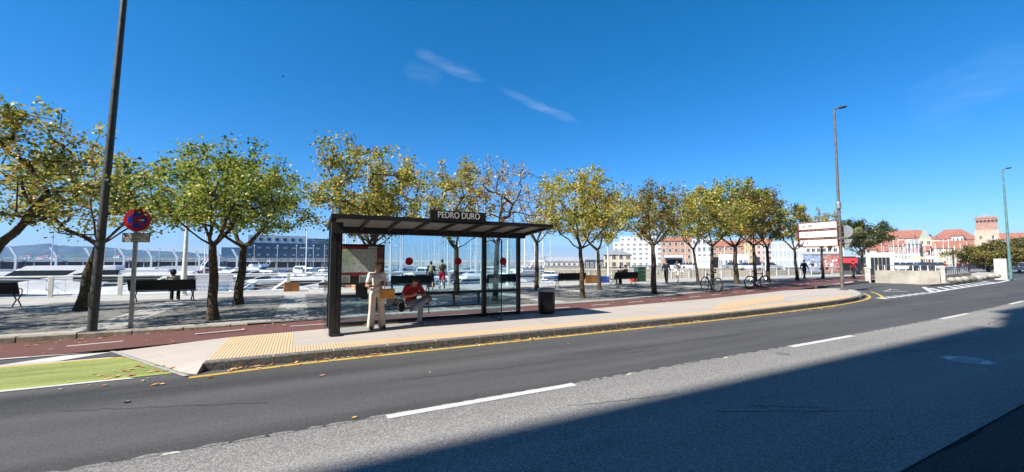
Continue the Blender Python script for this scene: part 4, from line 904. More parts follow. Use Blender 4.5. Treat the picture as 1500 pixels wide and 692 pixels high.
# ------------------------------------------------------------------ people
skin = mat('skin', (0.48, 0.27, 0.18), 0.5, var=0.08, scale=10); skin2 = mat('skin_tan', (0.46, 0.25, 0.17), 0.5)
hair_d = mat('hair_dark', (0.015, 0.011, 0.009), 0.5); hair_b = mat('hair_blond', (0.38, 0.24, 0.11), 0.55)
def cloth(n, c): return mat('cloth_'+n, c, 0.85, var=0.18, scale=9, bump=0.35, bscale=14)
def blob(name, prims, m, parent, vox=.018, sm=3):
    mb = MB()
    for p in prims:
        if p[0] == 'c':
            a, b, ra, rb = Vector(p[1]), Vector(p[2]), p[3], p[4]; d = (b-a).normalized(); pts = []; rr = []
            for k in range(0, 4): th = PI/2*k/4; pts.append(a-d*ra*math.cos(th)); rr.append(max(.0008, ra*math.sin(th)))
            pts.append(a); rr.append(ra); pts.append(b); rr.append(rb)
            for k in range(1, 5): th = PI/2*k/4; pts.append(b+d*rb*math.sin(th)); rr.append(max(.0008, rb*math.cos(th)))
            mb.tube(pts, rr, 12)
        elif p[0] == 'e': mb.ell(p[1], p[2], 14, 10, p[3] if len(p) > 3 else None)
        elif p[0] == 'l':            # elliptical loft: points, widths, depths, side vector
            pts, rx, ry, side = [Vector(q) for q in p[1]], p[2], p[3], Vector(p[4]).normalized(); n = 16; vs = []; fs = []
            for i, q in enumerate(pts):
                d = (pts[min(i+1, len(pts)-1)]-pts[max(i-1, 0)]).normalized(); s = (side-d*side.dot(d)).normalized(); f = d.cross(s)
                for j in range(n): th = 2*PI*j/n; vs.append(q+s*rx[i]*math.cos(th)+f*ry[i]*math.sin(th))
            for i in range(len(pts)-1):
                for j in range(n): fs.append((i*n+j, i*n+(j+1) % n, (i+1)*n+(j+1) % n, (i+1)*n+j))
            fs += [tuple(range(n-1, -1, -1)), tuple((len(pts)-1)*n+j for j in range(n))]; mb.add(vs, fs)
        elif p[0] == 'x': mb.bevbox(p[1], p[2], .01)
    o = mb.build(name, m, None)
    md = o.modifiers.new('r', 'REMESH'); md.mode = 'VOXEL'; md.voxel_size = vox; md.use_smooth_shade = True
    if sm: q = o.modifiers.new('s', 'SMOOTH'); q.factor = .5; q.iterations = sm
    dg = bpy.context.evaluated_depsgraph_get(); me = bpy.data.meshes.new_from_object(o.evaluated_get(dg)); me.name = name
    old = o.data; o.modifiers.clear(); o.data = me; bpy.data.meshes.remove(old)
    if parent: o.parent = parent
    return o
def V(*a): return Vector(a)
def standing(k=1.0, stride=0.0, arms='down', sw=0.0):
    """joints of a 1.72 m adult facing -y, scaled by k; x>0 is the figure's own left"""
    J = dict(pelvis=V(0, 0, .93), waist=V(0, .0, 1.10), chest=V(0, .01, 1.30), neck=V(0, .01, 1.47), head=V(0, -.015, 1.61))
    for s, n in ((1, 'L'), (-1, 'R')):
        st = stride*s
        J['sh'+n] = V(.175*s, .01, 1.415); J['hip'+n] = V(.09*s, 0, .90)
        J['kn'+n] = V(.095*s, -st*.5-.03, .50); J['an'+n] = V(.10*s, -st+(.10 if st < 0 else 0), .085+(.05 if st < 0 else 0)); J['toe'+n] = J['an'+n]+V(.01*s, -.16, -.055-(.03 if st < 0 else 0))
        J['el'+n] = V(.235*s, .03+st*.35, 1.13); J['wr'+n] = V(.25*s, -.06+st*.8, .88); J['hd'+n] = J['wr'+n]+V(0, -.02, -.09)
    return {a: b*k for a, b in J.items()}
def hand_prims(w, h, side, curl=.5, r=.008):
    """palm and five unequal, bent fingers; w wrist, h knuckle-end of the palm, side = towards the thumb"""
    w, h = Vector(w), Vector(h); d = (h-w).normalized(); th = Vector(side); th = (th-d*th.dot(d)).normalized(); n_ = d.cross(th)
    P = [('l', [w, w.lerp(h, .5), h], [.024, .036, .038], [.017, .015, .013], th)]
    for i, L_ in enumerate((.068, .076, .070, .055)):
        a = h+th*(.028-.0185*i); b = a+d*L_*.5+n_*L_*.2*curl; c = b+(d*(1-curl)+n_*curl).normalized()*L_*.55
        P += [('c', a-d*.015, b, r*1.1, r), ('c', b, c, r, r*.85)]
    a = w.lerp(h, .35)+th*.026; b = a+(th*.8+d*.6).normalized()*.036; c = b+(d+th*.15).normalized()*.032
    return P+[('c', a, b, r*1.35, r*1.1), ('c', b, c, r*1.1, r*.9)]
def person(label, loc, rz, J, k=1.0, vox=.02, top=('short', None), bottom=('trousers', None, .06), hair=('short', None), skinm=None, shoes=None, female=False, group=None, face=True, hd_curl=.5, pitch=0.0):
    """top = (sleeves, material); bottom = (kind, material, hem radius)"""
    sk = skinm or skin; t_ = thing('person', label, 'person', loc, rz, group)
    sw = .9 if female else 1.0; fr = .011 if vox > .011 else .008
    side = (J['shL']-J['shR']).normalized(); pel = (J['hipL']-J['hipR']).normalized()
    head = J['head']; up = (head-J['neck']).normalized(); fwd = side.cross(up).normalized()*-1
    fwd = -(up.cross(side)).normalized() if True else fwd
    fwd = Matrix.Rotation(pitch, 3, side) @ fwd; HU = (Matrix.Rotation(pitch, 3, side) @ up)
    HM = Matrix((side, -fwd, HU)).transposed()
    def body(inf=0.0):
        P = [('l', [J['pelvis']-V(0, 0, .06*k), J['pelvis'], J['waist'], J['chest'], J['chest'].lerp(J['neck'], .55), J['neck']],
              [(.145+inf)*k*(1.06 if female else 1), (.165+inf)*k*(1.05 if female else 1), (.135+inf)*k*sw, (.165+inf)*k*sw, (.150+inf)*k*sw, (.055+inf)*k],
              [(.10+inf)*k, (.115+inf)*k, (.095+inf)*k, (.115+inf)*k, (.085+inf)*k, (.05+inf)*k], side)]
        for n in 'LR': P.append(('c', J['sh'+n], J['neck'].lerp(J['sh'+n], .35)-V(0, 0, .03)*k, (.052+inf)*k, (.055+inf)*k))
        return P
    P = body()
    P += [('c', J['neck']-up*.03*k, head-up*.05*k, .053*k, .048*k), ('e', head, (.072*k, .092*k, .112*k), HM), ('e', head-HU*.055*k-(-fwd)*.028*k, (.052*k, .055*k, .058*k), HM)]
    P += [('e', head+fwd*.098*k-HU*.012*k, (.013*k, .018*k, .024*k), HM)]
    for s in (1, -1): P.append(('e', head+side*.074*s*k-HU*.005*k, (.010*k, .018*k, .03*k), HM))
    for n in 'LR':
        P += [('c', J['sh'+n], J['el'+n], .047*k*sw, .038*k*sw), ('c', J['el'+n], J['wr'+n], .038*k*sw, .025*k*sw)]
        thumb = J.get('th'+n, side*(-1 if n == 'L' else 1)+V(0, -.6, 0)); P += hand_prims(J['wr'+n], J['hd'+n], thumb, hd_curl, fr)
        P += [('c', J['hip'+n], J['kn'+n], .083*k, .056*k), ('c', J['kn'+n], J['kn'+n].lerp(J['an'+n], .35), .056*k, .054*k), ('c', J['kn'+n].lerp(J['an'+n], .35), J['an'+n], .054*k, .036*k), ('c', J['an'+n]-V(0, -.02, .03)*k, J['toe'+n], .036*k, .03*k)]
    blob('body', P, sk, t_, vox)
    if face:
        for s in (1, -1):
            m_ = MB(); m_.ell(head+fwd*.083*k+side*.03*s*k+HU*.012*k, (.012*k, .008*k, .007*k), 10, 6, HM); m_.build('eye', black_p, t_, True)
        m_ = MB(); m_.ell(head+fwd*.085*k-HU*.052*k, (.022*k, .006*k, .006*k), 10, 6, HM); m_.build('mouth', mat('lips', (0.34, 0.10, 0.09), 0.5), t_, True)
    # clothing follows the body
    if top[1]:
        Q = body(.014)[:1]; sl = Q[0]; pts = sl[1]; cut = 6 if top[0] == 'high' else 5
        low = -.02 if bottom[0] != 'dress' else -.3
        Q = [('l', [pts[0]+V(0, 0, low*k)]+list(pts[1:cut])+[J['chest'].lerp(J['neck'], .82)], [sl[2][0]]+list(sl[2][1:cut])+[.105*k*sw], [sl[3][0]]+list(sl[3][1:cut])+[.066*k], side)]
        for n in 'LR':
            Q.append(('c', J['sh'+n]-V(0, 0, .002), J['neck'].lerp(J['sh'+n], .5)-V(0, 0, .035)*k, .064*k, .066*k))
            if top[0] in ('short', 'high'): Q.append(('c', J['sh'+n], J['sh'+n].lerp(J['el'+n], .60), .063*k*sw, .062*k*sw))
            elif top[0] == 'long': Q += [('c', J['sh'+n], J['el'+n], .062*k*sw, .052*k*sw), ('c', J['el'+n], J['el'+n].lerp(J['wr'+n], .93), .052*k*sw, .038*k*sw)]
        blob('shirt', Q, top[1], t_, vox)
    if bottom[0] in ('trousers', 'shorts'):
        Q = [('l', [J['pelvis']-V(0, 0, .09*k), J['pelvis'], J['pelvis'].lerp(J['waist'], .75)], [.155*k, .182*k, .152*k*sw], [.115*k, .132*k, .112*k], pel)]
        for n in 'LR':
            if bottom[0] == 'trousers':
                an = J['kn'+n].lerp(J['an'+n], 1.0); Q += [('c', J['hip'+n], J['kn'+n], .097*k, max(.07, bottom[2]*.82)*k), ('c', J['kn'+n], an, max(.07, bottom[2]*.82)*k, bottom[2]*k)]
            else: Q += [('c', J['hip'+n], J['hip'+n].lerp(J['kn'+n], .78), .10*k, .088*k)]
        if bottom[0] == 'trousers':
            # trim the hem flat by leaving the foot out below the ankle: remesh keeps it closed
            pass
        blob('trousers' if bottom[0] == 'trousers' else 'shorts', Q, bottom[1], t_, vox)
    elif bottom[0] in ('skirt', 'dress'):
        Q = [('l', [J['pelvis'].lerp(J['waist'], .7), J['pelvis'], (J['knL']+J['knR'])/2, V(0, 0, .16*k)], [.14*k, .18*k, .21*k, .25*k], [.11*k, .135*k, .16*k, .19*k], pel)]
        blob('skirt', Q, bottom[1], t_, vox)
    if shoes:
        for n in 'LR':
            d = (J['toe'+n]-J['an'+n]); heel = J['an'+n]-d*.28-V(0, 0, .02*k); blob('shoe', [('c', heel, J['toe'+n]+V(0, 0, .005), .043*k, .036*k), ('c', J['an'+n], heel, .045*k, .04*k)], shoes, t_, min(vox, .014), 1)
    if hair[1]:
        Q = [('e', head+HU*.028*k-fwd*.018*k, (.083*k, .100*k, .105*k), HM)]
        if hair[0] == 'long': Q += [('c', head-fwd*.05*k, head-fwd*.08*k-HU*.16*k, .075*k, .06*k)]
        if hair[0] == 'bun': Q += [('e', head-fwd*.10*k+HU*.08*k, (.045*k, .045*k, .045*k), HM)]
        if hair[0] == 'curly': Q += [('e', head-fwd*.05*k-HU*.02*k, (.11*k, .10*k, .13*k), HM)]
        o = blob('hair', Q, hair[1], t_, .012, 1)
        # pull the hairline back from the face
        me = o.data
        for v in me.vertices:
            r_ = v.co-head; f_ = r_.dot(fwd); u_ = r_.dot(HU)
            if f_ > .02*k and u_ < .06*k: v.co -= fwd*(f_-.02*k)*.95
    t_['_h'] = 0; del t_['_h']
    return t_, HM, fwd, HU
def prism_bag(name, label, cat, loc, rz, d, m, strapm, straps, group=None):
    t_ = thing(name, label, cat, loc, rz, group); blob('pouch', [('x', (0, 0, 0), d)], m, t_, .012, 4)
    for pts in straps: m_ = MB(); m_.tube(pts, .010, 6); m_.build('strap', strapm, t_, True)
    return t_
def backpack(label, parent_loc, rz, J, m, k=1.0):
    """rucksack resting on the figure's back"""
    c = J['chest']+V(0, .20, -.06); W = Matrix.Translation(parent_loc) @ Matrix.Rotation(rz, 4, 'Z')
    t_ = thing('backpack', label, 'backpack', W @ c, rz); blob('bag', [('e', (0, 0, 0), (.15*k, .10*k, .23*k)), ('e', (0, .06, -.06), (.11*k, .07*k, .12*k))], m, t_, .015, 2)
    for s in (1, -1): m_ = MB(); m_.tube([(s*.09, -.08, .15), (s*.12, -.20, .13), (s*.13, -.33, .0), (s*.13, -.22, -.16), (s*.10, -.06, -.18)], .014, 6); m_.build('strap', m, t_, True)
    return t_

# woman waiting in the shelter, phone in both hands
k = .945; J = standing(k); dz = Vector((0, 0, 0))
J['head'] = V(.0, -.045, 1.60)*k
J['hipL'] = V(.10, 0, .90)*k; J['hipR'] = V(-.10, 0, .90)*k; J['knL'] = V(.125, -.02, .5)*k; J['knR'] = V(-.12, -.02, .5)*k; J['anL'] = V(.155, 0, .085)*k; J['anR'] = V(-.14, 0, .085)*k
J['toeL'] = V(.185, -.14, .03)*k; J['toeR'] = V(-.16, -.15, .03)*k
J['elL'] = V(.26, -.02, 1.12)*k; J['wrL'] = V(.11, -.22, 1.15)*k; J['hdL'] = V(.055, -.28, 1.19)*k; J['elR'] = V(-.27, -.0, 1.12)*k; J['wrR'] = V(-.06, -.23, 1.11)*k; J['hdR'] = V(.01, -.29, 1.15)*k
J['thL'] = V(-.3, -.3, 1); J['thR'] = V(.3, -.3, 1)
WL = Vector((1.68, 10.42, ZP)); WR = R(8)
white_c = cloth('white_cotton', (0.80, 0.76, 0.72)); cream_c = cloth('cream_linen', (0.66, 0.56, 0.46))
wm_, HM, fw, HU = person('woman in white top and wide cream trousers standing in the shelter looking at her phone', WL, WR, J, k, .010, ('short', white_c), ('trousers', cream_c, .10), ('short', hair_b), skin2, mat('sandal', (0.02, 0.016, 0.014), .5), True, hd_curl=.75, pitch=R(-14))
hd = J['head']
m_ = MB(); m_.ell(hd+HU*.075*k+fw*.005, (.088*k, .105*k, .06*k), 16, 8, HM); m_.ell(hd+HU*.06*k+fw*.10*k, (.075*k, .06*k, .012*k), 14, 6, HM); m_.build('cap', mat('cap_beige', (0.45, 0.33, 0.20), .8), wm_, True)
m_ = MB(); m_.ell(hd+HU*.105*k+fw*.085*k+(HM @ V(.03, 0, 0)), (.028, .012, .02), 12, 6, HM); m_.ell(hd+HU*.105*k+fw*.085*k-(HM @ V(.03, 0, 0)), (.028, .012, .02), 12, 6, HM); m_.build('sunglasses', black_p, wm_, True)
def on(loc, rz, p): return Matrix.Translation(loc) @ Matrix.Rotation(rz, 4, 'Z') @ Vector(p)
def phone(label, loc, rz, p, tilt):
    t_ = thing('phone', label, 'phone', on(loc, rz, p), rz); m_ = MB(); m_.box((0, 0, 0), (.072, .010, .145), M=Matrix.Rotation(tilt, 3, 'X')); m_.build('case', black_p, t_)
    m_ = MB(); m_.box((0, .0062, 0), (.064, .001, .13), M=Matrix.Rotation(tilt, 3, 'X')); m_.build('screen', dark_glass, t_)
phone('dark phone held by the standing woman', WL, WR, (.035, -.32, 1.12), R(35))
tan = cloth('tan_leather', (0.62, 0.30, 0.07))
prism_bag('handbag', 'mustard yellow handbag hanging from the standing woman forearm', 'handbag', on(WL, WR, (.235, -.12, .86)), WR, (.33, .12, .24), tan, tan, [[(-.10, 0, .11), (-.07, 0, .20), (0, .0, .27), (.07, 0, .20), (.10, 0, .11)]])
prism_bag('shopping_bag', 'small grey bag hanging under the yellow handbag', 'bag', on(WL, WR, (.32, -.02, .68)), WR, (.15, .08, .24), cloth('grey_bag', (0.16, 0.17, 0.19)), black_p, [[(-.04, 0, .1), (0, 0, .3), (.04, 0, .1)]])

# man seated on the shelter bench, one leg crossed
ML = Vector((2.66, 10.98, ZP)); MR = R(10)
J = dict(pelvis=V(0, .0, .52), waist=V(0, -.03, .68), chest=V(0, -.09, .87), neck=V(0, -.17, 1.035), head=V(0, -.29, 1.12))
J.update(shL=V(.19, -.14, .98), shR=V(-.19, -.14, .98), elL=V(.31, -.22, .74), elR=V(-.32, -.20, .74), wrL=V(.10, -.36, .77), wrR=V(-.11, -.35, .76), hdL=V(.045, -.42, .81), hdR=V(-.045, -.42, .80), thL=V(-.3, -.2, 1), thR=V(.3, -.2, 1),
         hipL=V(.095, -.02, .49), hipR=V(-.095, -.02, .50), knL=V(.10, -.44, .53), anL=V(.03, -.50, .10), toeL=V(.07, -.66, .035),
         knR=V(.27, -.42, .62), anR=V(-.16, -.52, .47), toeR=V(-.26, -.62, .41))
# the figure's right shin rests across the left knee
J['knR'] = V(-.02+.30, -.40, .64)
J['hipR'], J['hipL'] = V(-.09, -.02, .51), V(.09, -.02, .49)
red_c = cloth('red_jersey', (0.42, 0.022, 0.030)); jeans = cloth('light_jeans', (0.25, 0.29, 0.35))
mn, HM, fw, HU = person('man in red shirt and pale jeans sitting cross-legged on the shelter bench', ML, MR, J, 1.0, .010, ('short', red_c), ('trousers', jeans, .068), ('short', hair_d), skin2, mat('shoe_grey', (0.14, 0.14, 0.15), .6), hd_curl=.75, pitch=R(-4))
phone('dark phone held by the seated man in red', ML, MR, (0, -.455, .82), R(40))
blk_bag = cloth('black_nylon', (0.012, 0.012, 0.013))
t_ = thing('backpack', 'black soft bag lying against the seated man right thigh', 'bag', on(ML, MR, (-.40, -.12, .58)), 0); blob('pouch', [('e', (0, 0, 0), (.16, .11, .10)), ('e', (.06, -.10, -.10), (.10, .07, .14)), ('e', (-.10, .0, .05), (.08, .08, .08)), ('e', (-.16, -.04, -.02), (.05, .06, .05))], blk_bag, t_, .014, 2)
m_ = MB(); m_.tube([(-.1, -.05, .1), (0, -.1, .2), (.1, -.05, .1)], .012, 6); m_.build('strap', blk_bag, t_, True)
t_ = thing('backpack', 'brown and tan bag on the bench left of the seated man elbow', 'bag', on(ML, MR, (.40, -.06, .60)), R(20)); blob('pouch', [('e', (0, 0, 0), (.16, .10, .13)), ('e', (.10, 0, .03), (.10, .09, .09))], cloth('brown_bag', (0.17, 0.11, 0.065)), t_, .014, 2)
m_ = MB(); m_.tube([(.02, -.09, .0), (.03, -.12, -.16), (.03, -.12, -.36)], .014, 6); m_.build('strap', cloth('brown_bag', (0, 0, 0)), t_, True)

# woman seen from behind on the bench by the no stopping sign
def seated(k=1.0, lean=0):
    J = dict(pelvis=V(0, 0, .52), waist=V(0, .0, .70), chest=V(0, -.01, .90), neck=V(0, -.03, 1.07), head=V(0, -.06, 1.21))
    for s, n in ((1, 'L'), (-1, 'R')):
        J['sh'+n] = V(.17*s, -.01, 1.01); J['el'+n] = V(.22*s, -.06, .75); J['wr'+n] = V(.12*s, -.28, .66); J['hd'+n] = V(.08*s, -.36, .64)
        J['hip'+n] = V(.09*s, -.02, .50); J['kn'+n] = V(.11*s, -.44, .50); J['an'+n] = V(.11*s, -.42, .09); J['toe'+n] = V(.12*s, -.58, .035)
    return {a: b*k for a, b in J.items()}
grey_c = cloth('pale_grey', (0.50, 0.50, 0.47)); dark_c = cloth('charcoal', (0.025, 0.026, 0.03)); navy_c = cloth('navy', (0.02, 0.03, 0.07)); black_c = cloth('black', (0.012, 0.012, 0.014))
person('dark haired person in a pale top seated on the bench beside the no stopping sign', (-4.95+.25, 21.5, ZP), PI, seated(), 1, .018, ('short', grey_c), ('trousers', dark_c, .07), ('curly', hair_d), skin, black_p, True)
person('dark clothed person seated on the left half of the shared bench', (19.85, 21.55, ZP), PI-.3, seated(), 1, .02, ('long', dark_c), ('trousers', black_c, .065), ('short', hair_d), skin, black_p)
J = seated(1.06); person('taller dark clothed person seated on the right half of the shared bench', (20.35, 21.55, ZP), PI+.35, J, 1.06, .02, ('long', black_c), ('trousers', dark_c, .065), ('short', hair_d), skin, black_p)

# walkers
J = standing(1.03, .20); person('man in a sandy top and bright red shorts walking along the quay', (7.55, 23.5, ZP), R(170), J, 1.03, .02, ('short', cloth('sand_top', (0.42, 0.30, 0.22))), ('shorts', cloth('crimson_shorts', (0.50, 0.02, 0.06)), .08), ('short', hair_d), skin, black_p)
backpack('dark backpack on the man in red shorts', Vector((7.55, 23.5, ZP)), R(170), J, dark_c)
J = standing(.96, .15); person('woman in a long black dress walking beside the man in red shorts', (6.75, 23.1, ZP), R(165), J, .96, .02, ('long', black_c), ('skirt', black_c, 0), ('short', hair_d), skin, black_p, True)
backpack('khaki backpack carried by the woman in the black dress', Vector((6.75, 23.1, ZP)), R(165), J, cloth('khaki', (0.30, 0.26, 0.15)), .95)
J = standing(1.02, .26); person('left walker of the pair, in dark clothes with a black pack', (24.75, 21.9, ZP), R(-60), J, 1.02, .02, ('long', dark_c), ('trousers', black_c, .065), ('short', hair_d), skin, black_p)
backpack('black backpack on the left walker of the pair', Vector((24.75, 21.9, ZP)), R(-60), J, black_c)
J = standing(1.0, .28); person('right walker of the pair, in a pale shirt and shorts', (26.1, 22.0, ZP), R(-70), J, 1.0, .02, ('short', cloth('white_shirt', (0.6, 0.6, 0.6))), ('shorts', grey_c, .08), ('short', hair_d), skin, black_p)
backpack('navy backpack on the walker in the pale shirt', Vector((26.1, 22.0, ZP)), R(-70), J, navy_c)
J = standing(1.03, .24); person('person in black walking past the advertising kiosks', (41.9, 20.9, ZP), R(90), J, 1.03, .025, ('long', black_c), ('trousers', black_c, .07), ('short', hair_d), skin, black_p)
J = standing(1.0, .15); person('person in a red top and dark bag just left of the second lamp post', (46.3, 18.9, ZP), R(60), J, 1.0, .025, ('short', red_c), ('trousers', dark_c, .07), ('short', hair_d), skin, black_p)
p = spot(1404, 46, ZP); person('left one of two people in maroon leaning at the far white balustrade', p, R(150), standing(1.0, .05), 1, .03, ('long', cloth('maroon', (0.10, 0.02, 0.04))), ('trousers', black_c, .07), ('short', hair_d), skin, black_p)
p = spot(1417, 46, ZP); person('right one of two people at the far white balustrade, in dark purple', p, R(165), standing(.97, .05), .97, .03, ('long', cloth('purple', (0.06, 0.02, 0.06))), ('trousers', black_c, .07), ('short', hair_d), skin, black_p)
p = spot(1384, 47, ZP); person('distant person in a crimson top left of the balustrade pillar', p, R(190), standing(.97, .1), .97, .03, ('short', red_c), ('trousers', dark_c, .07), ('short', hair_d), skin, black_p)
for i, (px, dp, m1, m2, lb_) in enumerate([(1190, 55, navy_c, grey_c, 'visitor in navy beside the blue advertising panel'), (1211, 54, cloth('pale_pink', (.6, .4, .4)), navy_c, 'visitor in pale pink before the red advertising panel'), (1202, 56, grey_c, black_c, 'visitor in pale grey between the two advertising panels'), (1116, 49, grey_c, cloth('lilac', (.3, .3, .5)), 'lilac clad figure crouching by the railing right of the bicycles')]):
    p = spot(px, dp, ZP); person(lb_, p, R(100+i*40), standing(.95, .1), .95, .03, ('short', m1), ('shorts', m2, .08), ('short', hair_d), skin, black_p)
# ------------------------------------------------------------------ boats
hull_w = mat('gelcoat_white', (0.86, 0.86, 0.85), 0.25, var=0.05, scale=3); hull_b = mat('gelcoat_navy', (0.02, 0.05, 0.14), 0.25); canvas_b = mat('blue_canvas', (0.03, 0.06, 0.15), 0.8, var=.1); canvas_c = mat('cream_canvas', (0.6, 0.56, 0.48), 0.8)
deck_m = mat('boat_deck', (0.62, 0.60, 0.55), 0.6); alu = mat('mast_alloy', (0.72, 0.73, 0.74), 0.4, 0.0); wood = mat('varnished_wood', (0.36, 0.17, 0.06), 0.5, var=.3, scale=3)
hull_g = mat('green_hull', (0.22, 0.42, 0.12), 0.4); hull_t = mat('turquoise_cover', (0.16, 0.38, 0.48), 0.5)
def hull(mb, L_, B, F, z0=-.35):
    """bow towards +y"""
    st = [(-.5, .78, 0, .9), (-.25, .96, 0, .95), (0, 1.0, .0, 1.0), (.2, .88, .02, 1.08), (.36, .58, .1, 1.2), (.46, .24, .25, 1.3), (.5, .02, .45, 1.36)]
    sec = []
    for y, b, kz, f in st:
        h = F*f; sec.append([(-B/2*b, y*L_, h), (-B/2*b*.92, y*L_, h*.45), (-B/2*b*.6, y*L_*.97, z0*.3+kz*F), (0, y*L_*.95, z0+kz*F*1.2), (B/2*b*.6, y*L_*.97, z0*.3+kz*F), (B/2*b*.92, y*L_, h*.45), (B/2*b, y*L_, h)])
    vs = [p for s in sec for p in s]; fs = []
    for i in range(len(sec)-1):
        for j in range(6): fs.append((i*7+j, i*7+j+1, (i+1)*7+j+1, (i+1)*7+j))
        fs.append((i*7+6, i*7, (i+1)*7, (i+1)*7+6))
    fs.append(tuple(range(7))); mb.add(vs, fs)
def cabin(mb, y0, y1, w0, w1, z0, z1, rake=.5, rake2=.15):
    v = [(-w0/2, y0, z0), (w0/2, y0, z0), (w1/2, y1, z0), (-w1/2, y1, z0), (-w0*.42, y0+rake2, z1), (w0*.42, y0+rake2, z1), (w1*.42, y1-rake, z1), (-w1*.42, y1-rake, z1)]
    mb.add(v, [(0, 3, 2, 1), (4, 5, 6, 7), (0, 1, 5, 4), (1, 2, 6, 5), (2, 3, 7, 6), (3, 0, 4, 7)])
def band(mb, y0, y1, w0, w1, z0, z1, rake, rake2, fa, fb, eps=.015):
    lo = [(-w0/2, y0), (w0/2, y0), (w1/2, y1), (-w1/2, y1)]; hi = [(-w0*.42, y0+rake2), (w0*.42, y0+rake2), (w1*.42, y1-rake), (-w1*.42, y1-rake)]; v = []
    for f in (fa, fb):
        for (a, b), (c, d), sx, sy in zip(lo, hi, (-1, 1, 1, -1), (-1, -1, 1, 1)): v.append((a+(c-a)*f+sx*eps, b+(d-b)*f+sy*eps*1.5, z0+(z1-z0)*f))
    mb.add(v, [(0, 3, 2, 1), (4, 5, 6, 7), (0, 1, 5, 4), (1, 2, 6, 5), (2, 3, 7, 6), (3, 0, 4, 7)])
def rails(mb, L_, B, F):
    for s in (-1, 1):
        mb.tube([(s*B*.44, -.1*L_, F+.55), (s*B*.42, .2*L_, F*1.1+.55), (s*B*.2, .42*L_, F*1.3+.5), (0, .49*L_, F*1.36+.5)], .018, 4)
        for y, b, f in ((-.1, .44, 1), (.08, .44, 1.03), (.22, .40, 1.1), (.36, .27, 1.2), (.45, .12, 1.3)): mb.tube([(s*B*b, y*L_, F*f), (s*B*b, y*L_, F*f+.52)], .014, 4)
def motor(name, L_=9.5, B=3.2, F=1.0, fly=True, hm=hull_w, cover=None):
    t_ = thing(name, '', 'boat'); m_ = MB(); hull(m_, L_, B, F); m_.build('hull', hm, t_)
    m_ = MB(); cabin(m_, -.22*L_, .30*L_, B*.78, B*.50, F*.98, F+1.15, 1.6, .1); cb = m_.build('cabin', hull_w, t_)
    m_ = MB(); band(m_, -.22*L_, .30*L_, B*.78, B*.50, F*.98, F+1.15, 1.6, .1, .42, .84); m_.build('window', dark_glass, cb)
    m_ = MB()
    for s in (-1, 1): m_.tube([(s*B*.13, .30*L_-.62, F+.46), (s*B*.12, .30*L_-1.36, F+1.0)], .03, 4)
    m_.build('windscreen_pillar', hull_w, cb)
    if fly:
        m_ = MB(); m_.bb(-B*.36, B*.36, -.26*L_, .04*L_, F+1.16, F+1.26); m_.bb(-B*.36, -B*.34, -.26*L_, .02*L_, F+1.26, F+1.75); m_.bb(B*.34, B*.36, -.26*L_, .02*L_, F+1.26, F+1.75); m_.bb(-B*.34, B*.34, .02*L_, .035*L_, F+1.26, F+1.55)
        for s in (-1, 1): m_.tube([(s*B*.34, -.24*L_, F+1.2), (s*B*.30, -.30*L_, F+2.6)], .05, 6)
        m_.box((0, -.30*L_, F+2.6), (B*.62, .5, .1)); m_.tube([(0, -.3*L_, F+2.6), (0, -.3*L_, F+3.6)], .02, 5); m_.build('flybridge', hull_w, t_)
    elif cover:
        m_ = MB(); cabin(m_, -.46*L_, -.2*L_, B*.8, B*.78, F, F+.95, .2, .35); m_.build('canopy', cover, t_)
    m_ = MB(); rails(m_, L_, B, F); m_.build('guard_rail', chrome, t_)
    return t_
def small(name, hm=hull_w, cover=canvas_b, L_=5.6, B=2.1, F=.75):
    t_ = thing(name, '', 'boat'); m_ = MB(); hull(m_, L_, B, F); m_.build('hull', hm, t_)
    m_ = MB(); cabin(m_, -.40*L_, .10*L_, B*.82, B*.7, F*.98, F+.42, .5, .2); m_.build('cover', cover, t_)
    m_ = MB(); m_.add([(-B*.36, .10*L_, F), (B*.36, .10*L_, F), (B*.30, .0, F+.75), (-B*.30, 0, F+.75)], [(0, 1, 2, 3)]); m_.tube([(-B*.36, .1*L_, F), (-B*.3, 0, F+.75), (B*.3, 0, F+.75), (B*.36, .1*L_, F)], .025, 5); m_.build('windscreen', blue_glass, t_)
    m_ = MB(); m_.bevbox((0, -.53*L_, F*.9), (.34, .42, .7), .05); m_.bb(-.06, .06, -.58*L_, -.53*L_, -.4, F*.6); m_.build('outboard_motor', rubber, t_)
    return t_
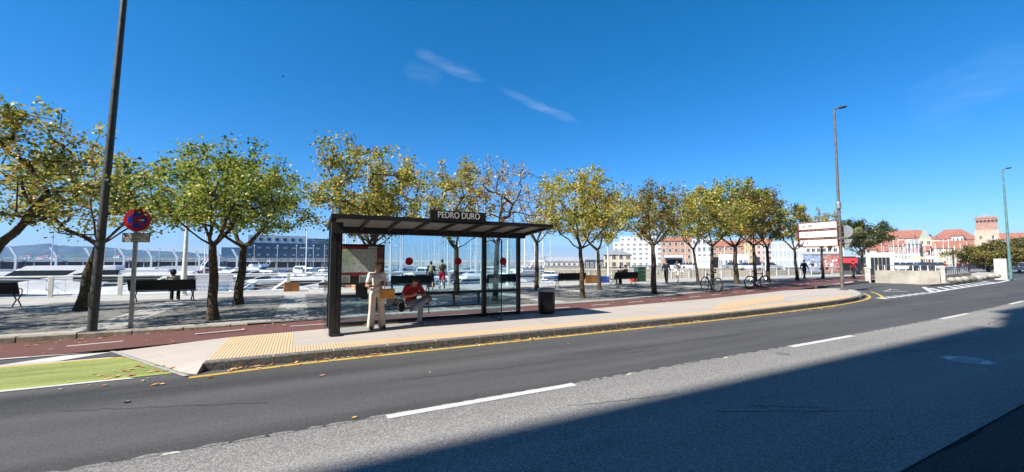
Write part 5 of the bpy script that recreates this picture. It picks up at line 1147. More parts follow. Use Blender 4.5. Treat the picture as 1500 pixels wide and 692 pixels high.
def yacht(name, L_=9.5, B=3.0, F=1.0, mh=12.5, sail=canvas_b, hm=hull_w):
    t_ = thing(name, '', 'boat'); m_ = MB(); hull(m_, L_, B, F); m_.build('hull', hm, t_)
    m_ = MB(); cabin(m_, -.18*L_, .26*L_, B*.6, B*.34, F*.98, F+.5, .6, .1); cb = m_.build('cabin', hull_w, t_)
    m_ = MB(); band(m_, -.18*L_, .26*L_, B*.6, B*.34, F*.98, F+.5, .6, .1, .35, .78); m_.build('window', dark_glass, cb)
    m_ = MB(); m_.tube([(0, .08*L_, F+.4), (0, .08*L_, mh)], [.10, .075], 6); ms = m_.build('mast', alu, t_)
    m_ = MB()
    for f, s in ((.45, .9), (.72, .65)): z = F+(mh-F)*f; m_.tube([(-s, .06*L_, z), (s, .06*L_, z)], .025, 4)
    m_.build('spreader', alu, ms)
    m_ = MB()
    for s in (-1, 1): m_.tube([(s*B*.46, .05*L_, F), (s*.88, .06*L_, F+(mh-F)*.45), (0, .08*L_, mh-.1)], .010, 3)
    m_.tube([(0, .5*L_, F*1.36), (0, .08*L_, mh-.1)], .012, 3); m_.tube([(0, -.48*L_, F), (0, .08*L_, mh-.05)], .010, 3); m_.build('rigging', chrome, t_)
    m_ = MB(); m_.tube([(0, .06*L_, F+1.1), (0, -.34*L_, F+1.15)], .06, 6); bo = m_.build('boom', alu, t_)
    m_ = MB(); m_.tube([(0, .05*L_, F+1.35), (0, -.1*L_, F+1.27), (0, -.33*L_, F+1.22)], [.17, .15, .09], 8); m_.build('sail_cover', sail, bo)
    m_ = MB(); rails(m_, L_, B, F); m_.build('guard_rail', chrome, t_)
    return t_
big = motor('motor_yacht', 13, 4.0, 1.5, True); cruiser = motor('cabin_cruiser', 8.5, 3.0, 1.0, False, hull_w, mat('grey_canvas', (0.5, 0.51, 0.53), .8))
cruiser_n = motor('cabin_cruiser', 8.0, 2.9, .95, False, hull_b, canvas_c)
opn = small('open_boat'); opn_g = small('open_boat', hull_g, canvas_c); opn_t = small('open_boat', hull_w, hull_t)
ya = yacht('sailing_yacht'); yb_ = yacht('sailing_yacht', 11.5, 3.5, 1.15, 15.5, canvas_c); yc = yacht('sailing_yacht', 8, 2.6, .9, 10.5, canvas_b, hull_b)
fish = motor('fishing_boat', 9, 3.2, 1.2, False, hull_w, mat('orange_canvas', (0.55, 0.20, 0.08), .7))
protos = {'big': (big, 'white motor yacht with flybridge'), 'cru': (cruiser, 'white cabin cruiser with pale grey aft canopy'), 'crn': (cruiser_n, 'navy hulled cabin cruiser with cream canopy'), 'opn': (opn, 'small white boat under a blue cover'),
          'opg': (opn_g, 'small green hulled boat with a cream cover'), 'opt': (opn_t, 'small white boat under a turquoise cover'), 'ya': (ya, 'white sloop with blue sail cover'), 'yb': (yb_, 'tall masted white yacht with cream sail cover'), 'yc': (yc, 'navy hulled sloop'), 'fis': (fish, 'white fishing boat with orange canopy')}
used = set(); rb_ = random.Random(5)
def boat(kind, x, y, rz, lab, group, lift=0.0, s=1.0):
    pr, _ = protos[kind]
    o = pr if kind not in used else copy_tree(pr); used.add(kind)
    o.location = (x, y, WATER+lift); o.rotation_euler = (0, 0, rz); o.scale = (s, s, s); o['label'] = lab; o['category'] = 'boat'; o['group'] = group; return o
near = [('cru', 95, 31, 8, 'large white motor cruiser moored just behind the railing at the left', 1.75), ('cru', 165, 36, 14, 'white cruiser behind the dark trunk at the leaning lamp post', 1.6), ('cru', 5, 33, 12, 'white cruiser moored behind the railing at the left edge', 1.5),
        ('cru', 225, 33, 6, 'white motor yacht behind the seated person on the left bench', 1.5), ('cru', 395, 34, 25, 'white cruiser with sloping windscreen beside the moored green boat', 1.2),
        ('opg', 372, 31, 12, 'small pale boat with a green hull close to the quay', 1.55), ('opt', 322, 34, 60, 'small boat with a turquoise cover left of the forked tree', 1.45),
        ('fis', 455, 33, 5, 'white wheelhouse boat behind the wooden crate', 1.2), ('cru', 515, 36, 35, 'white cruiser seen below the map panel', 1.15), ('opt', 705, 37, 70, 'boat with light blue cover beside the shelter end post', 1.5), ('opn', 775, 36, 60, 'small boat with a turquoise tarpaulin right of the shelter', 1.5),
        ('cru', 620, 36, 70, 'white cruiser behind the woman in the black dress', 1.2), ('cru', 690, 42, 20, 'white cruiser behind the empty bench', 1.2), ('cru', 285, 42, 30, 'white cruiser behind the white lamp mast', 1.1), ('opn', 570, 31, 20, 'small blue covered boat under the red disc', 1.5), ('opn', 655, 33, 0, 'small open boat beside the man in red shorts', 1.5),
        ('cru', 740, 45, 60, 'cabin cruiser behind the glass screen', 1.2)]
for kd, px, dp, a, lab, s in near:
    p = spot(px, dp); boat(kd, p.x, p.y, R(a)+PI/2, lab, 'boats moored at the near quay', 0, s)
rows = [(50, 22, (170, 800), 'second row'), (64, 24, (60, 815), 'third row'), (84, 25, (40, 820), 'fourth row'), (108, 25, (250, 800), 'fifth row'), (138, 20, (485, 815), 'far row')]
seq = ['cru', 'ya', 'opn', 'cru', 'yb', 'fis', 'ya', 'cru', 'crn', 'yc', 'big', 'yb', 'cru', 'ya', 'cru', 'opt', 'ya', 'yb']
for ri, (dp, n, (a, b), nm) in enumerate(rows):
    for i in range(n):
        kd = seq[(i*5+ri*7) % len(seq)]
        px = a+(b-a)*(i+.5)/n+rb_.uniform(-9, 9)
        if px < 470 and kd[0] == 'y' and rb_.random() < .75: kd = rb_.choice(['cru', 'opn', 'cru', 'fis'])
        if px > 490 and kd[0] != 'y' and ri >= 1 and rb_.random() < .6: kd = rb_.choice(['ya', 'yb', 'yc'])
        p = spot(px, dp+rb_.uniform(-2.5, 2.5))
        where = 'left of the shelter' if px < 480 else ('seen through the shelter glass' if px < 770 else 'right of the shelter')
        boat(kd, p.x, p.y, R(rb_.choice((95, 108, 180, 172, -85, 188, 120))+rb_.uniform(-7, 7)), protos[kd][1]+', %s from left in the %s' % (ORD[i], nm), 'boats in the %s of the marina' % nm, 0, rb_.uniform(.9, 1.1)*(1.25 if kd in ('opn', 'opt', 'cru') else 1))
for kd, (pr, _) in protos.items():
    if kd not in used: p = spot(600, 120); boat(kd, p.x, p.y, 1.4, _+' in the far row', 'boats in the far row of the marina')
# floating pontoons
for i, (dp, a, b) in enumerate([(58, 150, 800), (75, 40, 820), (97, 240, 810), (124, 420, 815)]):
    A, B = spot(a, dp), spot(b, dp); d = (B-A); Mx = Matrix.Rotation(math.atan2(d.y, d.x), 3, 'Z'); m_ = MB(); m_.box((A+B)/2+Vector((0, 0, WATER+.35)), (d.length, 1.8, .5), M=Mx)
    o = m_.build('pontoon', mat('pontoon_grey', (0.36, 0.34, 0.31), .8, var=.2)); tag(o, ('nearest', 'second', 'third', 'farthest')[i]+' floating pontoon between rows of moored boats', 'pontoon', 'pontoons of the marina')

# ------------------------------------------------------------------ crates by the quay
def crate(label, x, y, rz, d, m):
    t_ = thing('crate', label, 'crate', (x, y, ZP), rz); m_ = MB(); a, b, h = d
    for s in (-1, 1):
        for i in range(4): z = h*(i+.5)/4; m_.box((0, s*b/2, z), (a, .02, h/4-.02)); m_.box((s*a/2, 0, z), (.02, b-.025, h/4-.02))
    m_.build('boards', m, t_); m_ = MB(); m_.box((0, 0, .03), (a-.03, b-.03, .03)); [m_.box((sx*(a/2-.03), sy*(b/2-.03), h/2), (.04, .04, h)) for sx in (-1, 1) for sy in (-1, 1)]; m_.build('corner_frame', wood, t_)
crate('pale wooden crate at the quay railing left of the shelter', -.42, 25.6, .1, (.72, .5, .5), wood)
crate('wooden crate standing behind the map case', 3.2, 25.3, .2, (.9, .6, .75), mat('pale_wood', (0.5, 0.33, 0.17), .7, var=.2))
crate('orange brown crate at the railing right of the last empty bench', 19.6, 24.8, .1, (1.3, .7, .6), wood)
crate('blue plastic crate beside the orange brown crate', 20.9, 24.7, 0, (.8, .6, .5), mat('blue_plastic', (0.02, 0.08, 0.42), .4))
crate('dark green crate behind the bench with two people', 24.75, 24.6, 0, (.8, .5, 1.2), mat('green_plastic', (0.03, 0.09, 0.06), .5))
crate('red crate beside the dark green crate', 23.95, 24.5, .3, (.6, .4, .7), mat('red_plastic', (0.45, 0.06, 0.04), .5))

# ------------------------------------------------------------------ buildings
WIN = {}
def building(name, label, px0, px1, ytop, depth, m, roof='flat', rh=0.0, roofm=None, storeys=3, bays=5, turn=0.0, deep=8.0, zb=ZP, winm=None, wf=.42, wh=.5, cat='building', chim=0, band=None, group=None, stag=0):
    pc = (px0+px1)/2; c = spot(pc, depth, zb); u = (pc-750)/590; cs = 1/math.sqrt(1+u*u)
    W = (px1-px0)/590*depth*cs/max(.5, math.cos(turn)); H = (383-ytop)/590*depth+EYE-zb-rh
    rz = math.atan2(c.y, c.x)-PI/2+turn
    t_ = thing(name, label, cat, (c.x, c.y, zb), rz, group)
    m_ = MB(); m_.bb(-W/2, W/2, 0, deep, 0, H); wl_ = m_.build('wall', m, t_)
    rm = roofm or m
    m_ = MB(); ov = .3
    if roof == 'flat': m_.bb(-W/2-.05, W/2+.05, -.05, deep+.05, H+.002, H+.25); 
    elif roof == 'gable':   # ridge parallel to the front
        v = [(-W/2-ov, -ov, H), (W/2+ov, -ov, H), (W/2+ov, deep+ov, H), (-W/2-ov, deep+ov, H), (-W/2-ov, deep/2, H+rh), (W/2+ov, deep/2, H+rh)]; m_.add(v, [(0, 1, 5, 4), (1, 2, 5), (2, 3, 4, 5), (3, 0, 4), (0, 3, 2, 1)])
    elif roof == 'front':   # gable end to the front
        v = [(-W/2-ov, -ov, H), (W/2+ov, -ov, H), (W/2+ov, deep+ov, H), (-W/2-ov, deep+ov, H), (0, -ov, H+rh), (0, deep+ov, H+rh)]; m_.add(v, [(0, 1, 4), (1, 2, 5, 4), (2, 3, 5), (3, 0, 4, 5), (0, 3, 2, 1)])
    elif roof == 'hip':
        v = [(-W/2-ov, -ov, H), (W/2+ov, -ov, H), (W/2+ov, deep+ov, H), (-W/2-ov, deep+ov, H), (-W/2+min(W*.3, rh*1.5), deep/2, H+rh), (W/2-min(W*.3, rh*1.5), deep/2, H+rh)]; m_.add(v, [(0, 1, 5, 4), (1, 2, 5), (2, 3, 4, 5), (3, 0, 4), (0, 3, 2, 1)])
    rf_ = m_.build('roof', rm, t_)
    for i in range(chim):
        m_ = MB(); x = -W/2+W*(i+.6)/(chim+.2); m_.box((x, deep*.5, H+rh+.2), (.7, .6, 1.6)); m_.build('chimney', m, rf_)
    if storeys and bays:
        sh_ = H/storeys; bw = W/bays; ww, hh = bw*wf, sh_*wh
        fm = offwhite
        key = (round(ww, 2), round(hh, 2), (winm or dark_glass).name)
        if key not in WIN:
            a = MB(); a.bb(-ww/2, ww/2, -.02, .05, 0, hh); b = MB(); f = .09
            b.bb(-ww/2-f, -ww/2, -.07, .05, -f, hh+f); b.bb(ww/2, ww/2+f, -.07, .05, -f, hh+f); b.bb(-ww/2, ww/2, -.07, .05, hh, hh+f); b.bb(-ww/2, ww/2, -.09, .05, -f, 0); b.bb(-.03, .03, -.05, -.02, 0, hh)
            WIN[key] = (a, b)
            aw = a.build('window', winm or dark_glass, t_); fr = b.build('frame', fm, aw); WIN[key] = (aw, fr); first = True
        else: first = False
        aw, fr = WIN[key]
        for s in range(storeys):
            for i in range(bays):
                x = -W/2+bw*(i+.5); z = sh_*s+sh_*(.28 if s else .12)
                if first: o = aw; first = False
                else: o = aw.copy(); COL.objects.link(o); f_ = fr.copy(); COL.objects.link(f_); f_.parent = o
                o.parent = t_; o.location = (x, 0, z)
    if band:
        m_ = MB()
        for s in range(1, storeys+1): m_.bb(-W/2-.04, W/2+.04, -.10, 0, H*s/storeys-.14, H*s/storeys-.02)
        m_.build('string_course', band, t_)
    return t_, W, H, deep
cream = mat('cream_render', (0.60, 0.50, 0.34), .85, var=.12, scale=.6); pale = mat('pale_render', (0.56, 0.51, 0.45), .85, var=.1, scale=.5); pinkw = mat('pink_render', (0.50, 0.26, 0.22), .85, var=.2, scale=.6)
brick_o = mat('orange_brick', (0.46, 0.27, 0.19), .85, var=.2, scale=1); tile_m = mat('red_roof_tile', (0.33, 0.135, 0.085), .85, var=.3, scale=1.5); beige = mat('beige_sandstone', (0.56, 0.43, 0.31), .9, var=.2, scale=.8)
greyb = mat('grey_cladding', (0.33, 0.34, 0.36), .6, var=.1, scale=.4); white_r = mat('white_render', (0.66, 0.64, 0.60), .8, var=.06, scale=.4); blue_cl = mat('dark_blue_cladding', (0.05, 0.085, 0.12), .35, var=.3, scale=1.2); pinkb = mat('pink_brick', (0.42, 0.25, 0.19), .9, var=.15, scale=1)
# dark blue harbour building on the pier
t_, W, H, D = building('office_building', 'long dark blue clad harbour building with white top floor beyond the marina', 364, 520, 358, 212, blue_cl, storeys=0, bays=0, turn=R(6), deep=14, zb=-1.0)
for z, n, f, lb_ in ((H*.78, 13, .5, ''), (H*.48, 13, .3, ''), (H*.12, 16, .7, '')):
    wn = MB(); ww = W/n*f; wn.bb(-ww/2, ww/2, -.06, .05, 0, .9 if z > 2 else 2.2); first = None
    for i in range(n):
        if first is None: first = o = wn.build('window', mat('pale_window', (0.25, 0.31, 0.38), .25), t_)
        else: o = first.copy(); COL.objects.link(o); o.parent = t_
        o.location = (-W/2+W/n*(i+.5), 0, z)
m_ = MB(); m_.bb(-W/2+1, W*.05, 1.5, 11, H+.26, H+4.3); tf = m_.build('top_floor', white_r, t_)
m_ = MB(); m_.bb(W*.05+.1, W*.40, 3, 11, H+.26, H+3.3); tf2 = m_.build('top_floor', greyb, t_); tf2['label'] = 'grey glazed upper storey'
m_ = MB(); m_.bb(W*.12, W*.42, 1.4, 2.9, H+2.6, H+3.1); m_.build('canopy', blue_cl, tf2)
for i in range(7): m_ = MB(); x = -W/2+2+i*(W*.5/7); m_.bb(x, x+1.6, 1.42, 1.52, H+1.4, H+3); m_.build('window', blue_glass, tf)
m_ = MB(); m_.bb(-W/2-9.5, -W/2-.1, .5, 12, 0, H*.8); gw = m_.build('glazed_wing', mat('pale_blue_glass', (0.30, 0.40, 0.48), .2), t_)
m_ = MB(); [m_.bb(-W/2-9.5+i*1.6, -W/2-9.4+i*1.6, .42, .5, 0, H*.8) for i in range(6)]; [m_.bb(-W/2-9.5, -W/2-.1, .40, .48, H*.2*j, H*.2*j+.12) for j in range(1, 5)]; m_.build('mullion', greyb, gw)

# pier with angled white pylons
pm_ = mat('pier_concrete', (0.50, 0.47, 0.43), .85, var=.15, scale=.5); pd = mat('pier_brown', (0.13, 0.095, 0.07), .9, var=.3, scale=.4)
A, B = spot(-90, 158, 0), spot(700, 236, 0); d = B-A; ang = math.atan2(d.y, d.x); pier = thing('pier', 'long two level harbour pier with open railing across the water', 'pier', (A.x, A.y, WATER), ang); LN = d.length*.70
m_ = MB(); m_.bb(0, LN, 0, 12, 0, .9); m_.build('lower_ledge', pm_, pier)
m_ = MB(); m_.bb(0, LN, 3, 12, .9, 3.9); m_.build('recessed_wall', pd, pier)
m_ = MB(); m_.bb(0, LN, .8, 12, 3.9, 4.35); m_.build('deck', pm_, pier)
m_ = MB(); m_.bb(0, LN, 2.2, 12, 2.2, 2.5); m_.build('gallery', pd, pier)
cp = MB(); cp.bb(-.15, .15, 1.0, 1.3, .9, 3.9); first = None; i = 0
while i*5.2 < LN-1:
    if first is None: first = o = cp.build('column', pm_, pier)
    else: o = first.copy(); COL.objects.link(o); o.parent = pier
    o.location = (1+i*5.2, 0, 0); i += 1
m_ = MB(); m_.tube([(0, .9, 5.5), (LN, .9, 5.5)], .06, 5); m_.tube([(0, .9, 4.95), (LN, .9, 4.95)], .035, 4)
for i in range(int(LN/2.6)): m_.tube([(i*2.6, .9, 4.35), (i*2.6, .9, 5.5)], .05, 4)
m_.build('railing', offwhite, pier)
first = None
for i, px in enumerate((-10, 25, 84, 134, 183, 223, 260, 293, 322, 348)):
    # intersect the bearing with the pier's front line
    u = (px-750)/590; dirv = Vector((math.cos(YAW)+u*math.sin(YAW), math.sin(YAW)-u*math.cos(YAW), 0)); n_ = Vector((-d.y, d.x, 0)); tt = A.dot(n_)/dirv.dot(n_); q = dirv*tt
    if first is None:
        t_ = thing('pylon_lamp', '', 'pylon'); m_ = MB(); m_.bb(-.35, .35, -.4, .3, 0, 6.2); m_.prism([(-.35, 5.9), (.35, 5.9), (-1.6, 9.9), (-2.6, 9.9)], -.3, .3, Matrix.Rotation(PI/2, 4, 'X')); m_.build('leaning_mast', white_p, t_)
        m_ = MB(); m_.tube([(.2, 0, 6.6), (2.6, .3, 4.4)], .16, 6); m_.tube([(-.2, 0, 7.6), (2.6, .3, 4.4)], .05, 4); m_.build('stay', white_p, t_); first = t_; o = t_
    else: o = copy_tree(first)
    o.location = (q.x, q.y, WATER); o.rotation_euler = (0, 0, ang); tag(o, 'white angled pylon, %s from left along the far pier' % ORD[i], 'pylon', 'white angled pylons along the far pier')
# slim lamp standards on the pier
def standard(px, dp, h, label, group, z=-1.5, m=offwhite):
    p = spot(px, dp, z); t_ = thing('street_lamp', label, 'street lamp', p, 0, group); m_ = MB(); m_.tube([(0, 0, 0), (0, 0, h)], .11, 6); m_.build('pole', m, t_); m_ = MB(); m_.ell((0, 0, h+.1), (.45, .45, .25), 10, 6); m_.build('lamp_head', m, t_, True); return t_
for i, (px, dp, h) in enumerate(((168, 170, 8), (233, 180, 9), (287, 185, 8), (374, 205, 15), (372, 200, 11), (399, 205, 17), (406, 200, 11), (434, 200, 11), (459, 200, 11), (475, 200, 11))):
    standard(px, dp, h, 'thin white lamp standard, %s from left before the far pier and harbour building' % ORD[i], 'lamp standards by the far pier')

# hills, far breakwater, open coast
hm_ = mat('hill_woods', (0.055, 0.085, 0.05), .95, var=.5, scale=.012, detail=10)
def ridge(name, prof, depth, m, thick=500):
    v = []; f = []; pts = []
    for i in range(len(prof)-1):
        (a, ya), (b, yb2) = prof[i], prof[i+1]
        for k_ in range(6): s = k_/6; pts.append((a+(b-a)*s, ya+(yb2-ya)*s+1.1*noise.noise(Vector((i+s, depth*.01, 0))*2.7)+.5*noise.noise(Vector((i+s, 1, 0))*9)))
    pts.append(prof[-1])
    n = len(pts)
    for (px, y) in pts:
        for kk, (dd, hf) in enumerate(((-.35, 0), (-.18, .45), (-.06, .85), (0, 1), (.12, .8), (.4, 0))):
            p = spot(px, depth+thick*dd, 0); z = WATER-1+((383-y)/590*depth+EYE-WATER+1)*hf+ (12*noise.noise(Vector((px*.05, dd*9, 2))) if 0 < hf < 1 else 0); v.append((p.x, p.y, z))
    for i in range(n-1):
        for j in range(5): f.append((i*6+j, (i+1)*6+j, (i+1)*6+j+1, i*6+j+1))
    mb = MB(); mb.add(v, f); o = mb.build(name, m, None, True); tag(o, kind='structure'); return o
ridge('hills', [(-100, 364), (0, 362), (20, 361), (50, 358.5), (72, 357), (85, 360), (110, 361), (150, 362), (190, 366), (230, 368), (280, 370), (320, 374), (350, 379), (368, 383)], 1900, hm_, 700)
ridge('low_hills', [(-100, 374), (30, 375), (110, 372), (180, 376), (260, 377.5), (330, 379), (380, 382.5)], 1300, hm_, 400)
# villas dotted on the slope
vh = None; rv = random.Random(8)
vpx = sorted(rv.choice((rv.uniform(20, 110), rv.uniform(60, 340))) for _ in range(16))
for i in range(16):
    px = vpx[i]; dp = 1120; p = spot(px, dp, 0); z = (383-rv.uniform(374, 379))/590*dp+EYE-6
    if vh is None:
        t_ = thing('villa', '', 'house'); m_ = MB(); m_.bb(-9, 9, -5, 5, 0, 6); m_.build('wall', white_r, t_); m_ = MB(); m_.add([(-10, -6, 6), (10, -6, 6), (10, 6, 6), (-10, 6, 6), (-6, 0, 9), (6, 0, 9)], [(0, 1, 5, 4), (1, 2, 5), (2, 3, 4, 5), (3, 0, 4), (0, 3, 2, 1)]); m_.build('roof', tile_m, t_); vh = o = t_
    else: o = copy_tree(vh)
    o.location = (p.x, p.y, z); o.rotation_euler = (0, 0, rv.uniform(-.4, .4)-.4); tag(o, 'tiny pale villa on the wooded hillside across the bay, %s from left' % ORD[i], 'house', 'villas on the far hillside')
A, B = spot(480, 300), spot(900, 330); d = B-A; m_ = MB(); Mx = Matrix.Rotation(math.atan2(d.y, d.x), 3, 'Z'); m_.box((A+B)/2+Vector((0, 0, -1)), (d.length, 14, 5.0), M=Mx); m_.box((A+B)/2+Vector((0, 0, 1.9)), (d.length, 3, .9), M=Mx); o = m_.build('breakwater', mat('breakwater_stone', (0.60, 0.56, 0.50), .9, var=.3, scale=.3)); tag(o, 'low pale stone breakwater closing the marina on the horizon', 'breakwater')

# inner dock side, behind the trees right of the shelter
building('harbour_shed', 'long low pale harbour shed with sloping roofs left of the yellow green sign', 800, 860, 377, 150, pale, 'gable', 1.6, greyb, 1, 8)
building('harbour_shed', 'small dark box office with a pink side wall on the dock', 857, 884, 381, 104, mat('dark_shed', (0.06, 0.065, 0.075), .6), 'flat', 0, greyb, 1, 4)
building('control_tower', 'square dark glazed cabin on a low white base above the far boats', 792, 806, 376, 170, greyb, 'flat', 0, white_r, 1, 3)
building('house', 'white gabled clubhouse with tall dark windows on the dock', 884, 925, 365, 112, cream, 'front', 1.6, greyb, 2, 4, wf=.5, wh=.7)
building('apartment_block', 'white terraced apartment block stepping up behind the clubhouse', 898, 970, 355, 168, white_r, 'flat', 0, white_r, 5, 8, wf=.42, wh=.4, winm=mat('pane_mid', (.16,.18,.2), .2))
building('apartment_block', 'upper stepped white block with rounded terraces on the skyline', 908, 962, 347, 200, white_r, 'flat', 0, white_r, 6, 6, wf=.4, wh=.35, winm=MATS['pane_mid'])
building('house', 'orange fronted house with cream ground floor behind the pair of walkers', 968, 1014, 346, 122, brick_o, 'gable', 1.5, tile_m, 4, 5, band=cream)
building('house', 'grey white office house left of the white billboard', 1014, 1043, 350, 118, mat('pale_grey_render', (0.55, 0.57, 0.62), .8, var=.1), 'flat', 0, greyb, 4, 4)
building('house', 'orange brick terrace behind the tall green tree', 1043, 1100, 352, 126, brick_o, 'gable', 2.0, tile_m, 4, 7, chim=2)
building('house', 'tall pink rendered house right of the second bicycle', 1100, 1132, 349, 130, mat('dusty_pink', (0.62, 0.45, 0.40), .85, var=.1), 'gable', 2, tile_m, 4, 4)
building('glass_hall', 'white glass fronted hall behind the dark green tree', 1130, 1182, 356, 104, white_r, 'flat', 0, white_r, 3, 9, winm=mat('hall_glass', (0.36, 0.42, 0.44), .2), wf=.8, wh=.75)
building('apartment_block', 'white apartment block just behind the direction boards', 1180, 1236, 352, 110, white_r, 'flat', 0, white_r, 4, 7, wf=.6, band=mat('balcony_ochre', (0.55, 0.36, 0.12), .8))
building('marquee', 'long low white marquee in front of the orange brick terrace', 1052, 1096, 374, 92, white_r, 'flat', 0, white_r, 1, 6, deep=4, wf=.6, wh=.5)
building('house', 'ochre house standing between the orange brick terrace and the pink house', 1090, 1104, 347, 120, mat('ochre_render', (0.55, 0.36, 0.14), .85, var=.12), 'gable', 1.5, tile_m, 4, 2, wf=.35)
# kiosks and pavilions on the plaza
t_, W, H, D = building('kiosk', 'white refreshment kiosk with flat canopy behind the two walkers', 974, 1000, 376.5, 62, white_r, 'flat', 0, white_r, 0, 0, deep=4)
m_ = MB(); m_.bb(-W/2+.15, W/2-.15, -.03, .02, 1.1, H-.4); m_.build('serving_hatch', dark_glass, t_); m_ = MB(); m_.bb(-W/2-.4, W/2+.4, -.9, 0, H-.12, H); m_.build('canopy', white_r, t_)
p = spot(1031, 58, ZP); bb2 = thing('billboard', 'blank white billboard with small blue and ochre print beside a dark box', 'billboard', p, math.atan2(p.y, p.x)-PI/2)
m_ = MB(); m_.bb(-.95, .95, 0, .1, .75, 2.4); m_.build('panel', white_p, bb2); m_ = MB(); m_.bb(-.8, -.6, -.01, 0, 1.5, 1.9); m_.build('print_mark', mat('ochre_print', (0.5, 0.4, 0.15), .5), bb2); m_ = MB(); m_.bb(-.4, .7, -.01, 0, 1.6, 1.75); m_.build('print_line', mat('blue_print', (0.25, 0.4, 0.62), .5), bb2); m_ = MB(); m_.bb(-.8, -.7, .1, .2, 0, 2.3); m_.bb(.7, .8, .1, .2, 0, 2.3); m_.build('post', galv, bb2)
p = spot(1047.5, 58, ZP); dk = thing('loudspeaker_box', 'black tapering box raised beside the white billboard', 'box', p, math.atan2(p.y, p.x)-PI/2); m_ = MB(); m_.prism([(-.38, .75), (.38, .75), (.48, 2.25), (-.48, 2.25)], -.4, .4, Matrix.Rotation(PI/2, 4, 'X')); m_.build('case', black_p, dk); m_ = MB(); m_.bb(-.1, .1, -.1, .1, 0, .75); m_.build('stand', black_p, dk)
def adpanel(label, px, dp, w_, h_, m, mark):
    p = spot(px, dp, ZP); t_ = thing('advertising_kiosk', label, 'kiosk', p, math.atan2(p.y, p.x)-PI/2); m_ = MB(); m_.bb(-w_/2, w_/2, 0, .5, .25, h_); m_.build('panel', m, t_); m_ = MB(); m_.bb(-w_/2-.08, w_/2+.08, -.08, .6, h_, h_+.18); m_.build('top', greyb, t_)
    for x, z, r_ in mark: q_ = MB(); q_.ell((x, -.01, z), (r_, .02, r_*1.3), 10, 6); q_.build('picture', white_p, t_); m_ = MB(); m_.bb(-w_/2, w_/2, .05, .45, 0, .25); m_.build('foot', greyb, t_)
adpanel('blue advertising kiosk with white figures printed on it', 1190, 57, 2.1, 2.6, mat('ad_blue', (0.10, 0.16, 0.32), .4, scale=3, col2=(0.45, 0.50, 0.58)), [(-.5, 1.4, .16), (.3, 1.1, .2), (.1, 1.9, .1), (-.2, .9, .15)])
adpanel('red advertising kiosk with a pale figure printed on it', 1218, 55, 2.3, 2.6, mat('ad_red', (0.26, 0.05, 0.05), .4, scale=3, col2=(0.52, 0.34, 0.30)), [(0, 1.2, .2), (.6, 1.8, .12), (-.6, 1.6, .14), (.2, 1.7, .12)])
t_, W, H, D = building('kiosk', 'news kiosk with a bright red awning and grey shutter', 1231, 1253, 379, 50, mat('shutter_grey', (0.07, 0.075, 0.075), .6, var=.3, scale=4), 'flat', 0, black_p, 0, 0, deep=2.5)
m_ = MB(); m_.prism([(-.9, H-.55), (.05, H-.02), (.05, H+.12), (-.9, H-.35)], -W/2-.3, W/2+.2, Matrix(((0, 0, 1, 0), (1, 0, 0, 0), (0, 1, 0, 0), (0, 0, 0, 1)))); m_.build('awning', mat('awning_red', (0.60, 0.03, 0.04), .7), t_)
t_, W, H, D = building('kiosk', 'plain white cabin between the red awning kiosk and the glass pavilion', 1253, 1268, 380, 52, pale, 'flat', 0, white_r, 1, 1, deep=3, wf=.3, wh=.1)
t_, W, H, D = building('pavilion', 'glass pavilion with dark panes under a flat white roof', 1270, 1309, 373.5, 46, white_r, 'flat', 0, white_r, 0, 0, deep=5)
for i in range(5): m_ = MB(); bw = (W-.6)/5; m_.bb(-W/2+.3+bw*i, -W/2+.3+bw*(i+1)-.03, -.03, .03, .05, H-.3); m_.build('window', dark_glass, t_)
# old town across the harbour
building('house', 'white house on the skyline right of the round dark tree', 1272, 1302, 338, 185, white_r, 'gable', 2, tile_m, 4, 5)
building('house', 'cream house under the white skyline house', 1268, 1306, 352, 150, cream, 'gable', 2, tile_m, 4, 6, band=beige)
building('house', 'long red roofed house on the ridge of the old town', 1288, 1352, 337, 215, pinkw, 'gable', 5.5, tile_m, 3, 8, deep=14, chim=2)
building('house', 'narrow pink fronted house with red roof by the harbour', 1303, 1325, 352, 120, pinkw, 'gable', 1.8, tile_m, 4, 4, wf=.5)
building('house', 'dark glazed gabled building between the pink house and the church tower', 1328, 1350, 351, 118, mat('dark_facade', (0.05, 0.06, 0.065), .4), 'front', 1.4, greyb, 4, 4, winm=blue_glass)
building('house', 'pale low house below the dark glazed building', 1306, 1348, 372, 100, white_r, 'flat', 0, greyb, 2, 9, wf=.5)
t_, W, H, D = building('church', 'cream church tower with a grey green spire among the roofs', 1347, 1367, 351, 122, cream, 'flat', 0, cream, 4, 2, deep=4, wf=.4)
m_ = MB(); m_.add([(-W*.45, .1, H+.25), (W*.45, .1, H+.25), (W*.45, 3.8, H+.25), (-W*.45, 3.8, H+.25), (0, 2, H+3.4)], [(0, 1, 4), (1, 2, 4), (2, 3, 4), (3, 0, 4), (0, 3, 2, 1)]); m_.tube([(0, 2, H+3), (0, 2, H+4.6)], .07, 5); m_.build('spire', mat('spire_slate', (0.28, 0.30, 0.25), .8), t_)
building('house', 'big red roofed hall rising behind the cream terrace', 1366, 1432, 335, 205, mat('salmon', (0.60, 0.30, 0.22), .85, var=.15), 'hip', 5, tile_m, 2, 8, deep=16)
building('house', 'white house with small windows in front of the big red roof', 1396, 1420, 341, 180, white_r, 'gable', 1.5, tile_m, 3, 4)
building('house', 'left half of the long cream terrace facing the harbour', 1366, 1395, 353, 128, cream, 'gable', 2.4, tile_m, 4, 6, band=beige)
building('house', 'right half of the long cream terrace facing the harbour', 1395, 1427, 352, 130, cream, 'gable', 2.8, tile_m, 4, 6, band=beige)
building('house', 'pale pink arcade house at the foot of the square tower', 1408, 1440, 366, 110, mat('peach', (0.70, 0.52, 0.42), .85, var=.1), 'flat', 0, tile_m, 3, 6)
